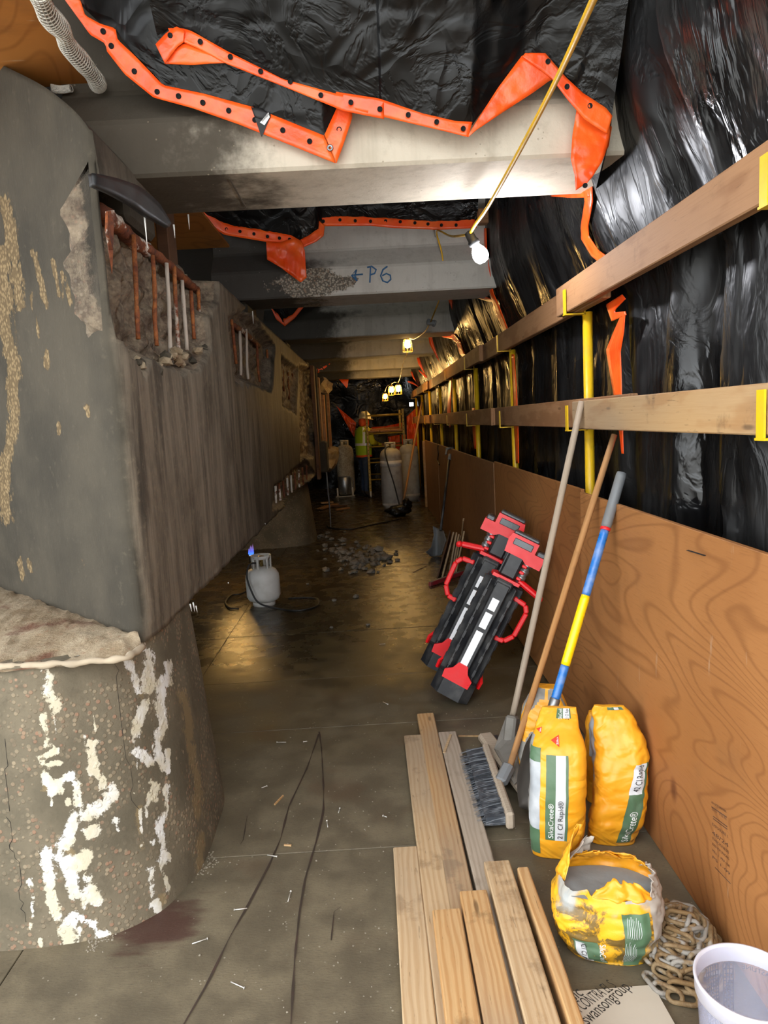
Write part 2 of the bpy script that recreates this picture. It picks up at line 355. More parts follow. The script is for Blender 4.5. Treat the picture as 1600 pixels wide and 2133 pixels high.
def m_poly(name='black_poly', base='0b0b0c', dust='4b4a49', amt=.55, sc=1., axis=(1, 4, .7), rough=.2, bs=.38, spec=.4):
    """black polyethylene: dusty film, crinkles that catch the light"""
    t = NT(name); c = t.co(); v = t.mp(c, axis)
    f = t.noise(v, 1.5 * sc, 6, .6, .6); cr = t.noise(v, 3.2 * sc, 4, .5, 1.2); ck = t.noise(t.mp(c, (1, 2.2, 1.)), 34 * sc, 4, .6, .8)
    rid = t.ma('ABSOLUTE', t.ma('SUBTRACT', cr, .5)); rid2 = t.ma('ABSOLUTE', t.ma('SUBTRACT', t.noise(v, 2.2 * sc, 4, .5, 1.8), .5))
    d = t.ma('MULTIPLY', t.sm(t.ma('ADD', f, t.ma('MULTIPLY', t.noise(t.mp(c, (6, 26, 1.6)), 2., 5, .7), .5)), .62, .95), amt)
    col = t.mix(d, hx(base), hx(dust))
    wr0 = t.sm(t.noise(c, 1.3 * sc, 3), .5, .62); wr = t.sm(t.noise(c, 1.7 * sc, 3), .5, .66)
    wv = t.n('VectorMath', {0: v, 1: t.n('VectorMath', {0: t.n('TexNoise', {'Vector': v, 'Scale': 1.4 * sc, 'Detail': 2.}).outputs[1], 1: (.5, .5, .5)}, operation='MULTIPLY').outputs[0]}, operation='ADD').outputs[0]
    e1 = t.sm(t.vor(wv, 2.3 * sc, 'DISTANCE_TO_EDGE'), 0, .16); e2 = t.sm(t.vor(wv, 6.5 * sc, 'DISTANCE_TO_EDGE'), 0, .2)
    h = t.ma('ADD', t.ma('ADD', t.ma('MULTIPLY', e1, .8), t.ma('MULTIPLY', t.ma('MULTIPLY', e2, wr0), .35)), t.ma('ADD', t.ma('MULTIPLY', t.sm(rid2, 0, .08), .35), t.ma('MULTIPLY', t.ma('MULTIPLY', ck, wr), .7)))
    t.bump(h, bs, .012)
    return t.fin(col, t.ma('ADD', rough, t.ma('ADD', t.ma('MULTIPLY', d, .3), t.sm(wr0, 0, 1, .22, 0))), Specular_IOR_Level=spec)
def m_orange():
    t = NT('orange_vinyl'); c = t.co(); f = t.noise(c, 8, 5); col = t.mix(t.sm(f, .35, .7), hx('ff5014'), hx('ff6a24')); col = t.mix(t.ma('MULTIPLY', t.sm(t.noise(c, 3, 6), .55, .7), .35), col, hx('a04a2c'))
    t.bump(t.ma('ADD', t.noise(c, 22, 4), t.ma('MULTIPLY', t.noise(c, 60, 3), .4)), .35, .006); return t.fin(col, .32)
def m_lumber(name, a, b, dark, ring=.55, dirt=.3, grey='8d857b'):
    """sawn softwood, grain along local x"""
    t = NT(name); r = t.rnd(); c = t.mp(t.co(), (1, 1, 1), (0, 0, 0)); off = t.n('CombineXYZ', {0: t.ma('MULTIPLY', r, 37.), 1: t.ma('MULTIPLY', r, 11.), 2: 0.}).outputs[0]
    c = t.n('VectorMath', {0: c, 1: off}, operation='ADD').outputs[0]
    cen = t.noise(t.mp(c, (.5, 1.2, 1.2)), 1.8, 2)
    g = t.n('TexWave', {'Vector': t.mp(c, (.16, 1, .6)), 'Scale': 17., 'Distortion': 7.5, 'Detail': 3., 'Detail Scale': .9}, wave_type='BANDS', bands_direction='Y').outputs[1]
    fib = t.noise(t.mp(c, (2.5, 120, 120)), 1.5, 5, .7)
    col = t.mix(t.ma('MULTIPLY', t.sm(g, .25, .95), ring), hx(a), hx(b)); col = t.mix(t.ma('MULTIPLY', t.sm(fib, .45, .75), .35), col, hx(b))
    k = t.vor(t.mp(c, (1.7, 7, 7)), 1.6); col = t.mix(t.ma('MULTIPLY', t.sm(k, .12, .05), .7), col, hx(dark))
    col = t.mix(t.ma('MULTIPLY', t.sm(t.noise(c, 5, 6, .65), .56, .66), dirt), col, hx(dark)); col = t.mix(t.ma('MULTIPLY', t.sm(cen, .4, .7), dirt), col, hx(grey))
    tw = t.ma('MULTIPLY', t.sm(t.noise(t.mp(c, (3, 30, 30)), 4, 4), .66, .7), dirt); col = t.mix(tw, col, hx('5a4632'))
    t.bump(t.ma('ADD', t.ma('MULTIPLY', g, .5), fib), .22, .003); return t.fin(col, .7, Specular_IOR_Level=.25)
def m_ply(name, a, b, c3, sc=1., dirt=.2, vert=False):
    """rotary-cut plywood face: broad cathedral figure; local y runs along the sheet, z up"""
    t = NT(name); c = t.co(); off = t.n('CombineXYZ', {0: 0., 1: t.ma('MULTIPLY', t.rnd(), 23.), 2: t.ma('MULTIPLY', t.rnd(), 5.)}).outputs[0]
    c = t.n('VectorMath', {0: c, 1: off}, operation='ADD').outputs[0]
    q = t.mp(c, (1, 1.5, .5) if vert else (1, .42, 1.5), rot=(0 if vert else .16, 0, 0))
    ht = t.noise(q, 1.25 * sc, 2.2, .4, .7); lv = t.ma('FRACT', t.ma('MULTIPLY', ht, 32.)); ln = t.sm(t.ma('ABSOLUTE', t.ma('SUBTRACT', lv, .5)), .3, .5)
    cell = t.noise(t.mp(c, (1, .5, .5)), 1.4, 3)
    fib = t.noise(t.mp(c, (1, 3, 60) if not vert else (1, 60, 3)), 3., 5, .7)
    col = t.mix(t.sm(cell, .35, .65), hx(a), hx(b)); col = t.mix(t.ma('MULTIPLY', ln, .36), col, hx(c3)); col = t.mix(t.ma('MULTIPLY', t.sm(fib, .5, .75), .35), col, hx(c3))
    kn = t.vor(t.mp(c, (1, 1.2, .8)), 2.1); col = t.mix(t.ma('MULTIPLY', t.sm(kn, .1, .02), .75), col, hx('5e2f14'))
    col = t.mix(t.ma('MULTIPLY', t.sm(t.noise(c, 3.5, 6), .55, .7), dirt), col, hx('6d5238')); col = t.mix(t.ma('MULTIPLY', t.sm(t.noise(t.mp(c, (1, 5, 1.)), 5, 5), .66, .74), .45), col, hx('c5a98a'))
    t.bump(t.ma('ADD', fib, t.ma('MULTIPLY', ln, .4)), .2, .003); return t.fin(col, .62, Specular_IOR_Level=.3)
def m_rust(name, a, b, c3, white=.0, metal=.0, wc='cfc6b8'):
    t = NT(name); c = t.co(); off = t.n('VectorMath', {0: c, 1: t.n('CombineXYZ', {0: t.ma('MULTIPLY', t.rnd(), 9.)}).outputs[0]}, operation='ADD').outputs[0]
    f = t.noise(off, 9, 6, .7); f2 = t.noise(off, 45, 5, .7); col = t.mix(t.sm(f, .35, .65), hx(a), hx(b)); col = t.mix(t.ma('MULTIPLY', t.sm(f2, .45, .65), .6), col, hx(c3))
    if white: col = t.mix(t.sm(t.ma('ADD', t.noise(off, 5, 5, .7), t.ma('MULTIPLY', t.ma('SUBTRACT', t.rnd(), .5), .5)), .62 - white * .2, .68 - white * .2), col, hx(wc))
    t.bump(t.ma('ADD', f2, f), .7, .006); return t.fin(col, .75, metal)
FLOOR = m_floor()
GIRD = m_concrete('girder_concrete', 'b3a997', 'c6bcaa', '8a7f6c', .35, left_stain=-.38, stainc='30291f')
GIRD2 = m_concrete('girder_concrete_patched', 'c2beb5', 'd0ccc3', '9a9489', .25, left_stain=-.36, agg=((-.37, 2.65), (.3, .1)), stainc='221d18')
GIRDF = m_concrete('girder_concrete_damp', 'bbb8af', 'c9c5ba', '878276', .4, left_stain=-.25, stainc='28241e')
CAP = m_cap(); PIER = m_pier(); BREAK = m_break()
POLY = m_poly(rough=.16, bs=.42, amt=.32, dust='3c3b3a', axis=(1, 2.6, .9)); POLYC = m_poly('black_poly_overhead', base='080808', dust='2a2a2a', amt=.25, axis=(1.6, 2.4, 1.9), rough=.12, bs=.5, spec=.32)
ORANGE = m_orange()
PLY = m_ply('plywood_warm', 'a26b3b', 'b57c48', '6e3f1d'); PLYD = m_ply('plywood_brown', '80593a', '8f6744', '5c3b22', .9, .4, True); PLYU = m_ply('plywood_soffit', 'a8672c', 'b97a3c', '7d4619', .8, .3)
W_NEW = m_lumber('lumber_pale', 'c9ad88', 'b08c62', '6b523a', .5, .42); W_GREY = m_lumber('lumber_grey', 'b7a795', '9b8a76', '6a5b4b', .5, .25, '9c9488')
W_WARM = m_lumber('lumber_warm', 'cda674', 'b27f4a', '5c4329', .55, .45); W_RAIL = m_lumber('lumber_rail', 'b0835c', '8a5c38', '6a4a30', .55, .3, '8d7561')
W_POLE = m_lumber('pole_grey', 'b9a894', '9c8a74', '74665a', .3, .3); W_POLE2 = m_lumber('pole_amber', 'bd8a55', '9a6a3a', '6b4a30', .4, .3); W_DARK = m_lumber('lumber_dark', '6a4a34', '4f3624', '2c1d13', .5, .5, '4b4038')
REBAR = m_rust('rusty_rebar', '6f3316', 'a4622c', '3a1c0f', .28, wc='b3a698'); RUSTD = m_rust('rust_flake', '5c2c16', '8a4a22', '31190e', .12)
CHAIN = m_rust('weathered_chain', '8a6d45', 'a08a68', '5f4328', .1, .2, 'a09a90')
YEL = plain('yellow_paint', 'e8bb1c', .38, dirt=.25, dcol='8f7a3a'); STEEL = plain('dull_steel', '8e8f90', .38, .8); BLKP = plain('black_plastic', '1f2023', .45, dirt=.55, dcol='5d5b58', sc=9.)
REDP = plain('red_plastic', 'e0141c', .35, dirt=.1, dcol='a06a62'); WHT = plain('white_print', 'e8e8e6', .5, dirt=.1); INK = plain('black_print', '1c1b1b', .6, dirt=0, bump=0); GREYP = plain('grey_plastic', '6f7173', .5, dirt=.5)
RUBBER = plain('black_rubber', '1a1a1a', .5, dirt=.3, dcol='4a4743'); BLACK = plain('black_hole', '070707', .9, dirt=0, bump=0)
CORDY = plain('yellow_cord', 'e8b412', .45, dirt=.4, dcol='8a7444', sc=5.)
# ---------------------------------------------------------------- the room: deck, ground, roof
XL, XR, YN, YF = -3.6, 1.26, -1.6, 18.4
fl = MB(); fl.box(((XL + XR) / 2 - .2, 8.4, -.06), (XR - XL + .8, 20., .06))
floor = struct('floor', fl, BLACK, 'wet dirty bridge deck laid with sheet panels')
ys = [YN, -.0, 1.29, 2.505, 3.61, 4.35, 5.35, 6.5, 7.7, 8.9, 10.1, 11.3, 12.5, 13.7, 14.9, 16.1, 17.3, YF]; xs = [XL, -1.19, XR]
for j in range(len(ys) - 1):
    for i in range(2):
        g = .003 if i else .004; x0, x1, y0, y1 = xs[i] + g, xs[i + 1] - g, ys[j] + .002, ys[j + 1] - .002
        h = random.uniform(-.0015, .0015) - (.006 if i == 0 else 0)
        mb = MB(); mb.box(((x0 + x1) / 2, (y0 + y1) / 2, h - .015), (x1 - x0, y1 - y0, .03), bev=.002); part('floor_panel', mb, FLOOR, floor)
MUD = plain('dirt_track', '2f251c', .7, dirt=.4, dcol='4a2a1c')
for TP, tw in [([(665, 1525), (670, 1560), (674, 1640), (674, 1690), (660, 1750), (636, 1830), (624, 1900), (614, 2000), (606, 2140)], .006), ([(664, 1530), (640, 1600), (602, 1680), (584, 1750), (562, 1800), (515, 1890), (480, 1950), (432, 2050), (380, 2140)], .006), ([(515, 1700), (507, 1750), (500, 1760)], .003), ([(690, 1960), (696, 1900), (710, 1890)], .003)]:
    P = rs([flr(x, y, .0) for x, y in TP], 40); mb = MB(); mb.grid(40, 2, lambda i, j: P[i] + V(((j - .5) * tw * (1 + 1.3 * mn.noise(P[i] * 9)), 0, .0022))); part('track_mark', mb, MUD, floor, recalc=False)
gr = MB(); gr.box((0, -21.7, -.08), (60, 40, .06)); gr.box((-23, 8, -.1), (38, 30, .06)); gr.box((21, 8, -.1), (38, 30, .06))  # unseen ground, pale so that it bounces light up to the girders
struct('ground', gr, plain('bounce_ground', 'cfccc6', .85, sc=3.), 'unseen ground outside the tunnel mouth, made pale to bounce light in')
ce = MB(); ce.box(((XL + XR) / 2, 9.7, 3.68), (XR - XL + 2.4, 18.4, .2)); struct('ceiling', ce, GIRDF, 'underside of concrete bridge deck above girders')
def tarp_f(p, a=.05): return a * mn.noise(p * 1.4) + a * .5 * mn.noise(p * 4.1)
# far end closed with black sheeting; unseen left sheet added to keep light out
mb = MB()
def f(i, j):
    p = V((-3.7 + i * .1, 17.7, j * .09 - .06)); p.y += .25 * mn.noise(p * 1.3) + .1 * abs(mn.noise(V((p.x * 5, 0, p.z * .8)))); return p
hole = atY(853, 841, 17.7); hi, hj = int((hole.x + 3.7) / .1), int(hole.z / .09)
mb.grid(50, 40, f, skip=lambda i, j: (i, j) == (hi, hj)); single('black_tarp', mb, POLYC, 'black plastic sheet closing the far end behind the scaffold', 'tarp')
mb = MB(); mb.grid(60, 36, lambda i, j: V((-3.5 + .12 * mn.noise(V((0, i * .9, j * .25))), 3.2 + i * .25, j * .1 - .06))); single('black_tarp', mb, POLYC, 'unseen black plastic sheet added beyond the piers to keep light out', 'tarp')
# ---------------------------------------------------------------- girders
ZB = 2.55
PROF = [(-.24, 0), (.24, 0), (.24, .2), (.09, .36), (.09, .82), (.3, .95), (.3, 1.03), (-.3, 1.03), (-.3, .95), (-.09, .82), (-.09, .36), (-.24, .2)]
GL = ['nearest concrete girder, cream face with soot-dark left end and hairline joint', 'second concrete girder with blue P6 lettering and an exposed aggregate patch',
      'third concrete girder, plain grey, hung with a V of orange hem', 'fourth concrete girder, warmly lit beside the caged bulb, wet black left half', 'fifth concrete girder from the entrance, grey with a yellow glint below',
      'sixth concrete girder from the entrance, dim grey', 'last concrete girder above the far lamps']
for k, y in enumerate([3.05, 5.735, 8.36, 10.93, 13.55, 16.0]):
    mb = MB(); P = []
    for q in range(len(PROF)):
        a, b, c = V(PROF[q - 1]), V(PROF[q]), V(PROF[(q + 1) % len(PROF)])
        P += [b + (a - b).normalized() * .012, b + (c - b).normalized() * .012]
    n = len(P); xs_ = [-1.12 + .15 * i for i in range(22)]
    mb.grid(n, len(xs_), lambda i, j: V((xs_[j], y + P[i].x, ZB + P[i].y)), wrap=True, sm=False)
    o = single('concrete_girder', mb, [GIRD, GIRD2, GIRDF, GIRDF, GIRDF, GIRDF][k], GL[k], 'girder', (0, y, 0), 'girders across the tunnel roof')
    if k == 0:
        a, b = flr(478, 372, ZB - .001), flr(512, 432, ZB - .001); m2 = MB(); m2.beam(a, b, (.006, .003)); part('joint_line', m2, plain('joint_dark', '5a5145', .9), o)
    if k == 1:
        m2 = MB(); yy = y - .243
        def pen(pts, w=.006):
            m2.tube([atY(350 + a / 2.133, 400 + b / 2.133, yy) for a, b in pts], w, 6)
        pen([(866, 365), (815, 370), (838, 345)]); pen([(815, 370), (840, 395)]); pen([(838, 345), (830, 372), (840, 395)])
        pen([(885, 335), (900, 332), (897, 402)]); pen([(885, 335), (905, 330), (925, 345), (918, 362), (898, 368)])
        pen([(975, 330), (955, 345), (945, 372), (955, 395), (975, 402), (990, 388), (988, 370), (970, 362), (952, 372)])
        part('lettering', m2, plain('blue_marker', '3f6f9c', .8, dirt=.1, bump=0), o, label='blue handwritten arrow and P6')
# ---------------------------------------------------------------- pier cap with broken recesses
capY = [2.34 + .014 * i for i in range(190)] + [5.0 + .035 * i for i in range(190)]
ZT, ZC = 2.42, .885
def pxrec(P): return [(q.y, q.z) for q in (atX(x, y, -.8) for x, y in P)]
REC = [(pxrec([(196, 388), (215, 560), (240, 655), (282, 742), (300, 770), (325, 742), (372, 770), (410, 772), (440, 720), (432, 660), (455, 630), (452, 560), (300, 380)]), .13),
       (pxrec([(474, 660), (490, 795), (530, 800), (566, 815), (570, 800), (573, 720), (520, 640)]), .1), (pxrec([(585, 740), (588, 842), (618, 862), (622, 765)]), .07),
       (pxrec([(566, 1062), (571, 1015), (590, 1002), (606, 985), (637, 955), (655, 985), (640, 1010), (620, 1040)]), .12), (pxrec([(624, 760), (625, 960), (655, 950), (655, 770)]), .09)]
def nose(s):                                  # plan of the 45-degree nose, s metres from the corner
    return V((-.8 - s * .707, 2.34 + s * .707, 0))
NS = [1.9 - .03 * i for i in range(64)]
RA = .16; _a, _c, _b = nose(RA), V((-.8, 2.34, 0)), V((-.8, 2.34 + RA, 0)); ARC = [_a.lerp(_c, t).lerp(_c.lerp(_b, t), t) for t in [i / 14 for i in range(1, 15)]]
cols = [nose(s) for s in NS if s > RA] + ARC + [V((-.8, y, 0)) for y in capY if y > 2.34 + RA + .008]; NN = len(cols) - len([y for y in capY if y > 2.34 + RA + .008]); NA = NN - 14
zs = [ZC + (ZT - ZC) * i / 84 for i in range(85)]
nside = len(cols)
def rec_at(y, z):
    d = 0.
    for P, dp in REC:
        dd = polyd(y, z, P)
        if dd > -.06: d = max(d, dp * max(0, min(1, (dd + .03 * mn.noise(V((y * 9, z * 9, 0))) + .012) / .05)))
    return d
BRK = []; capb = MB()
def f(i, j):
    p = cols[i].copy(); z = zs[j]
    if i >= NA + 7:
        d = rec_at(p.y, z); BRK.append(min(1, d / .06))
        p.x -= d * (1 + .5 * mn.noise(V((p.y * 14, z * 14, 3)))) - (.008 * mn.noise(V((p.y * 3, z * 1.2, 0))))
        if z < ZC + .05: p.x -= .012 * abs(mn.noise(V((p.y * 10, 0, 0))))
    else:
        BRK.append(0.)
        s = (-p.x - .8) / .707
        z = ZC + (z - ZC) * ((2.56 + min(.42, .42 * (max(0, s - .05) / .65) ** .8) if s < .7 else 2.98) - ZC) / (ZT - ZC)
        p += V((.004 * mn.noise(V((s * 4, z * 4, 9))), .004 * mn.noise(V((s * 5, z * 4, 2))), 0))
    p.z = z
    if j == 0: p.z += .012 * mn.noise(V((p.x * 6, p.y * 6, 1)))
    return p
bv = capb.grid(nside, len(zs), f)
# top, underside and hidden back
inw = lambda i, c: (c.x, c.y + .8, c.z) if i < NA + 7 else (max(-1.9, -.8 - max(0, c.y - 2.36) * .7), c.y, c.z)
vt = [capb.bm.verts.new(inw(i, v.co)) for i, v in enumerate(bv[-nside:])]
vb = [capb.bm.verts.new(inw(i, v.co)) for i, v in enumerate(bv[:nside])]
for i in range(nside - 1):
    capb.bm.faces.new((bv[-nside + i], bv[-nside + i + 1], vt[i + 1], vt[i])); capb.bm.faces.new((bv[i + 1], bv[i], vb[i], vb[i + 1]))
cap = single('pier_cap', capb, CAP, 'massive stained concrete pier cap along the left, its broken edge showing rebar', 'pier cap', recalc=False)
FLK = [(13, [(8, 415), (22, 480), (34, 560), (42, 640)]), (17, [(6, 640), (20, 720), (32, 780)]), (14, [(26, 760), (28, 900), (12, 960)]), (17, [(4, 960), (14, 1080)]), (7, [(68, 520), (88, 600), (94, 640)]), (5, [(110, 540), (125, 620)]),
       (6, [(132, 570), (150, 640)]), (4, [(64, 610), (80, 700)]), (5, [(98, 735), (102, 760)]), (6, [(180, 845), (184, 870)]), (8, [(40, 1170), (48, 1205)]), (6, [(60, 1170), (66, 1195)]), (4, [(88, 740), (92, 760)]), (16, [(2, 520), (10, 620), (14, 700)]), (5, [(120, 880), (124, 900)]), (3, [(176, 1165), (178, 1185)])]
nv = len(cap.data.vertices); brk = (BRK + [0.] * nv)[:nv]; flk = [0.] * nv
for v in cap.data.vertices:
    if v.co.y < 4.5 and brk[v.index] == 0 and v.index < nside * len(zs):
        x, y = prj(v.co)
        if -60 < x < 210 and 380 < y < 1240: flk[v.index] = strokes(x, y, [(w_ * 1.5, P) for w_, P in FLK])
attr(cap, 'side', [1. if v.co.x > -.8005 - .14 or v.co.y > 3.4 and v.co.x > -1.3 else 0. for v in cap.data.vertices] if False else [max(0., min(1., ((k % nside) - NA + 1) / 16)) for k in range(len(cap.data.vertices))]); attr(cap, 'broken', brk); attr(cap, 'flake', flk)
# rebar hoops left standing in the recesses
def bar(name, pts, r, m=REBAR, X=-.865):
    mb = MB(); P = [atX(x, y, X) for x, y in pts]; P = rs(P, max(6, int((P[-1] - P[0]).length / .04)))
    P = [p + V((mn.noise(p * 6) * .006, mn.noise(p * 7 + V((5, 0, 0))) * .006, 0)) for p in P]
    mb.tube(P, [r * (1 + .3 * mn.noise(p * 30)) for p in P], 7); return part(name, mb, m, cap)
for a, b in [((279, 490), (286, 706)), ((319, 532), (326, 720)), ((346, 548), (356, 740)), ((362, 555), (374, 748)), ((380, 584), (389, 730)), ((399, 606), (404, 706)), ((413, 600), (414, 655)), ((430, 620), (432, 660))]: bar('rebar', [a, b], .0095)
for a, b in [((482, 665), (491, 758)), ((500, 690), (503, 782)), ((512, 686), (517, 790)), ((534, 715), (541, 796)), ((556, 728), (560, 790)), ((571, 738), (576, 790)), ((589, 756), (592, 815)), ((600, 772), (602, 832)), ((609, 778), (611, 838))]: bar('rebar', [a, b], .01, X=-.86)
for k in range(9): bar('rebar', [(574 + k * 8, 1012 - k * 5.5), (576 + k * 8, 1048 - k * 5.5)], .011, RUSTD, X=-.84)
bar('rebar', [(203, 436), (240, 465), (274, 500), (305, 520)], .03, RUSTD, -.9); bar('rebar', [(305, 515), (336, 540), (372, 572), (410, 604)], .022, RUSTD, -.885); bar('rebar', [(487, 678), (512, 695), (540, 722)], .02, RUSTD, -.875)
mb = MB(); mb.add([atX(x, y, X) for x, y, X in [(222, 440, -.8), (236, 438, -.79), (234, 520, -.8), (233, 570, -.82), (226, 520, -.81), (221, 480, -.79)]], [(0, 1, 2, 5), (2, 3, 4, 5)]); solid(part('rust_flake', mb, RUSTD, cap, label='curled rusty steel flake'), .008)
for k in range(46):                           # loose broken lumps along the recess ledges
    t = random.random(); x = 285 + 165 * t; y = 752 + 14 * math.sin(t * 9) - (35 if t > .75 else 0) - (40 * (t - .75) / .25 if t > .75 else 0)
    p = atX(x, y + random.uniform(-8, 18), -.83); mb = MB(); mb.blob(p, random.uniform(.012, .032), k, 1, .5, .8); part('broken_lump', mb, BREAK if k % 3 else CAP, cap)
# rubber pad curling off the bearing
mb = ribbon([(188, 362), (240, 372), (288, 390), (328, 424), (353, 466)], [(190, 388), (226, 402), (268, 425), (306, 452), (348, 474)], lambda x, y: atX(x, y, -.8 + .13 * max(0, (x - 188) / 165)), 20, 4, .008, 3)
solid(single('rubber_pad', mb, RUBBER, 'black rubber bearing pad curling out under the nearest girder', 'bearing pad'), .018)
for k, (x, y, Y) in enumerate([(500, 655, 7.6), (580, 745, 10.4), (620, 775, 12.6)]):
    pass
for y in [3.05, 5.735, 8.36, 10.93]:
    mb = MB(); mb.box((-1.03, y, (ZT + ZB) / 2), (.3, .36, ZB - ZT), bev=.02); part('bearing_block', mb, CAP, cap)
# ---------------------------------------------------------------- piers
def pier_plan(k):                              # k 0 at the floor, 1 at the top
    f_ = 2.085 + .1 * k; r = -.708 - .11 * k
    c = [(-2.7, f_), (-2.4, f_), (-2.1, f_), (-1.85, f_), (-1.65, f_), (-1.5, f_), (-1.35, f_), (-1.22, f_), (-1.12, f_), (r - .23, f_ + .03), (r - .1, f_ + .12), (r - .045, f_ + .21), (r - .008, f_ + .33), (r, f_ + .45), (r, f_ + .62), (r - .03, f_ + .9), (r - .2, f_ + 1.3), (-1.2, f_ + 1.6), (-2.7, f_ + 1.6)]
    return c
def make_pier(dy, nu, nz, name, label, dx=0.):
    mb = MB(); base = [cat([V((*p, 0)) for p in pier_plan(k)], 8) for k in (0, 1)]
    A, B = rs(base[0], nu), rs(base[1], nu)
    def f(i, j):
        k = j / (nz - 1); p = A[i].lerp(B[i], k); p = V((p.x + dx, p.y + dy, .895 * k))
        p += V((mn.noise(p * 5), mn.noise(p * 5 + V((7, 0, 0))), 0)) * .005
        if j == 0: p.z = -.005
        return p
    bv = mb.grid(nu, nz, f); mb.bm.faces.new(bv[-nu:])
    return single(name, mb, [PIER, BREAK], label, 'pier', (0, 0, 0), recalc=False)
pier = make_pier(0, 420, 150, 'concrete_pier', 'nearest concrete pier with white lime stains and pebbly face')
def cr4(L): return [(w * 1.55 / 2.665, [(x / 2.665, 1200 + y / 2.665) for x, y in P]) for w, P in L]
WHITE = cr4([(42, [(255, 490), (275, 560), (265, 640), (310, 720)]), (24, [(235, 780), (260, 900), (255, 940)]), (26, [(310, 970), (220, 1010), (250, 1050), (330, 1040)]), (38, [(250, 1100), (290, 1180), (380, 1110)]), (8, [(300, 730), (312, 860), (300, 960)]), (10, [(340, 1180), (400, 1300)]), (12, [(290, 1180), (290, 1270)]), (30, [(420, 1160), (435, 1270)]), (55, [(450, 1330), (540, 1300), (630, 1200)]), (45, [(480, 1420), (520, 1410)]), (44, [(410, 1330), (390, 1450), (345, 1500)]), (48, [(330, 1540), (400, 1620), (480, 1560)]), (48, [(390, 1640), (410, 1760)]), (48, [(490, 1690), (530, 1800)]), (14, [(470, 1700), (465, 1850), (440, 1990)]), (52, [(420, 1880), (370, 1960), (390, 2050)]), (32, [(490, 1920), (520, 1930)]), (46, [(255, 1540), (270, 1650), (280, 1800), (310, 1880)]), (20, [(165, 1690), (185, 1790), (170, 1950)]), (16, [(515, 770), (530, 860)]), (22, [(480, 890), (500, 930), (545, 910)]), (32, [(515, 980), (520, 1080)]), (20, [(540, 1110), (572, 1130), (560, 1190)]), (24, [(640, 1360), (650, 1410)]), (18, [(725, 1190), (740, 1210)]), (26, [(560, 1990), (590, 1995)]), (14, [(225, 2010), (225, 2060)]),
               (28, [(700, 450), (750, 560), (770, 640)]), (32, [(800, 700), (770, 800), (740, 920)]), (34, [(750, 970), (830, 1030)]), (9, [(765, 1020), (755, 1110), (820, 1220), (815, 1340)]), (42, [(830, 430), (820, 560), (830, 620)]), (36, [(900, 580), (890, 700), (900, 820), (870, 980), (905, 1050)]), (26, [(930, 480), (940, 600)]), (32, [(850, 1150), (860, 1230)]), (28, [(925, 1170), (930, 1300), (880, 1390), (910, 1470), (900, 1600)]), (30, [(845, 1640), (840, 1740), (870, 1850)]), (18, [(895, 1620), (935, 1730)]), (22, [(850, 1480)]), (16, [(780, 1300), (790, 1500)]), (40, [(560, 420), (700, 400), (780, 400)]), (20, [(930, 970), (935, 1090)]), (14, [(940, 1550), (945, 1580)])])
OCH = cr4([(34, [(1010, 650), (1050, 800), (1060, 900)]), (34, [(1060, 950), (1090, 1100), (1110, 1330)]), (28, [(1120, 1430), (1110, 1660)]), (18, [(775, 640), (795, 720)]), (14, [(775, 1140)]), (22, [(770, 1280), (790, 1500)]), (26, [(890, 1770), (900, 1810)]), (24, [(250, 1110), (260, 1180)]), (30, [(350, 1490), (400, 1560)])])
CRK = cr4([(9, [(600, 470), (650, 500), (665, 700), (690, 980), (725, 1060), (740, 1170), (730, 1250), (780, 1300)]), (8, [(40, 1340), (70, 1400), (60, 1500), (110, 1620), (110, 1750), (140, 1920)]), (8, [(30, 900), (45, 1300)])])
nv = len(pier.data.vertices); aw, ao, ac = [0.] * nv, [0.] * nv, [0.] * nv; PXY = []
for v in pier.data.vertices:
    if v.co.y < 3.0 and v.co.x > -1.5:
        x, y = prj(v.co)
        if x > -20: aw[v.index] = strokes(x, y, WHITE); ao[v.index] = strokes(x, y, OCH); PXY.append((x, y, v.co.copy()))
attr(pier, 'white', aw); attr(pier, 'ochre', ao); attr(pier, 'crack', ac)
for _, P in CRK:
    P = [q + V((3 * mn.noise(V((q.y * .05, q.x, 0))), 0, 0)) for q in rs(P, 24)]; P = [min(PXY, key=lambda k: (k[0] - q.x) ** 2 + (k[1] - q.y) ** 2)[2] for q in P]
    P = [P[0]] + [b for a, b in zip(P, P[1:]) if (b - a).length > 1e-4]; m2 = MB(); m2.tube(P, [.0006 + .0016 * abs(mn.noise(p * 25)) for p in P], 5); part('crack_line', m2, plain('crack_dark', '241f19', .95, dirt=0, bump=0), pier)
mb = MB()                                       # broken ledge on the pier top
Q = rs([flr(0, 1390, .9) + V((-.5, .12, 0)), flr(0, 1390, .9), flr(262, 1366, .9), flr(296, 1345, .9)], 60); R_ = rs([nose(1.75), nose(1.0), nose(.05)], 60)
mb.grid(60, 14, lambda i, j: (lambda p, k: V((p.x, p.y, .885 + .05 * (k * (1 - k)) * 2 + .03 * k + (.012 * mn.noise(p * 16) + .008 * mn.noise(p * 40)) * (1 if 0 < j else .3))))(Q[i].lerp(V((R_[i].x, R_[i].y, .9)), j / 13), j / 13))
part('broken_ledge', mb, BREAK, pier, recalc=False, label='tan broken concrete ledge with a rust patch')
mb = MB(); P = rs([flr(0, 1384, .9), flr(150, 1376, .9), flr(262, 1366, .9), flr(298, 1342, .9)], 40)
mb.tube([p + V((0, -.002, -.008 + .006 * mn.noise(p * 20))) for p in P], [.011 + .006 * mn.noise(p * 30) for p in P], 8); part('pale_rim', mb, plain('fresh_mortar', 'bfae94', .9), pier)
make_pier(7.25, 120, 30, 'concrete_pier', 'second concrete pier standing dark beyond the small propane cylinder', -.13)
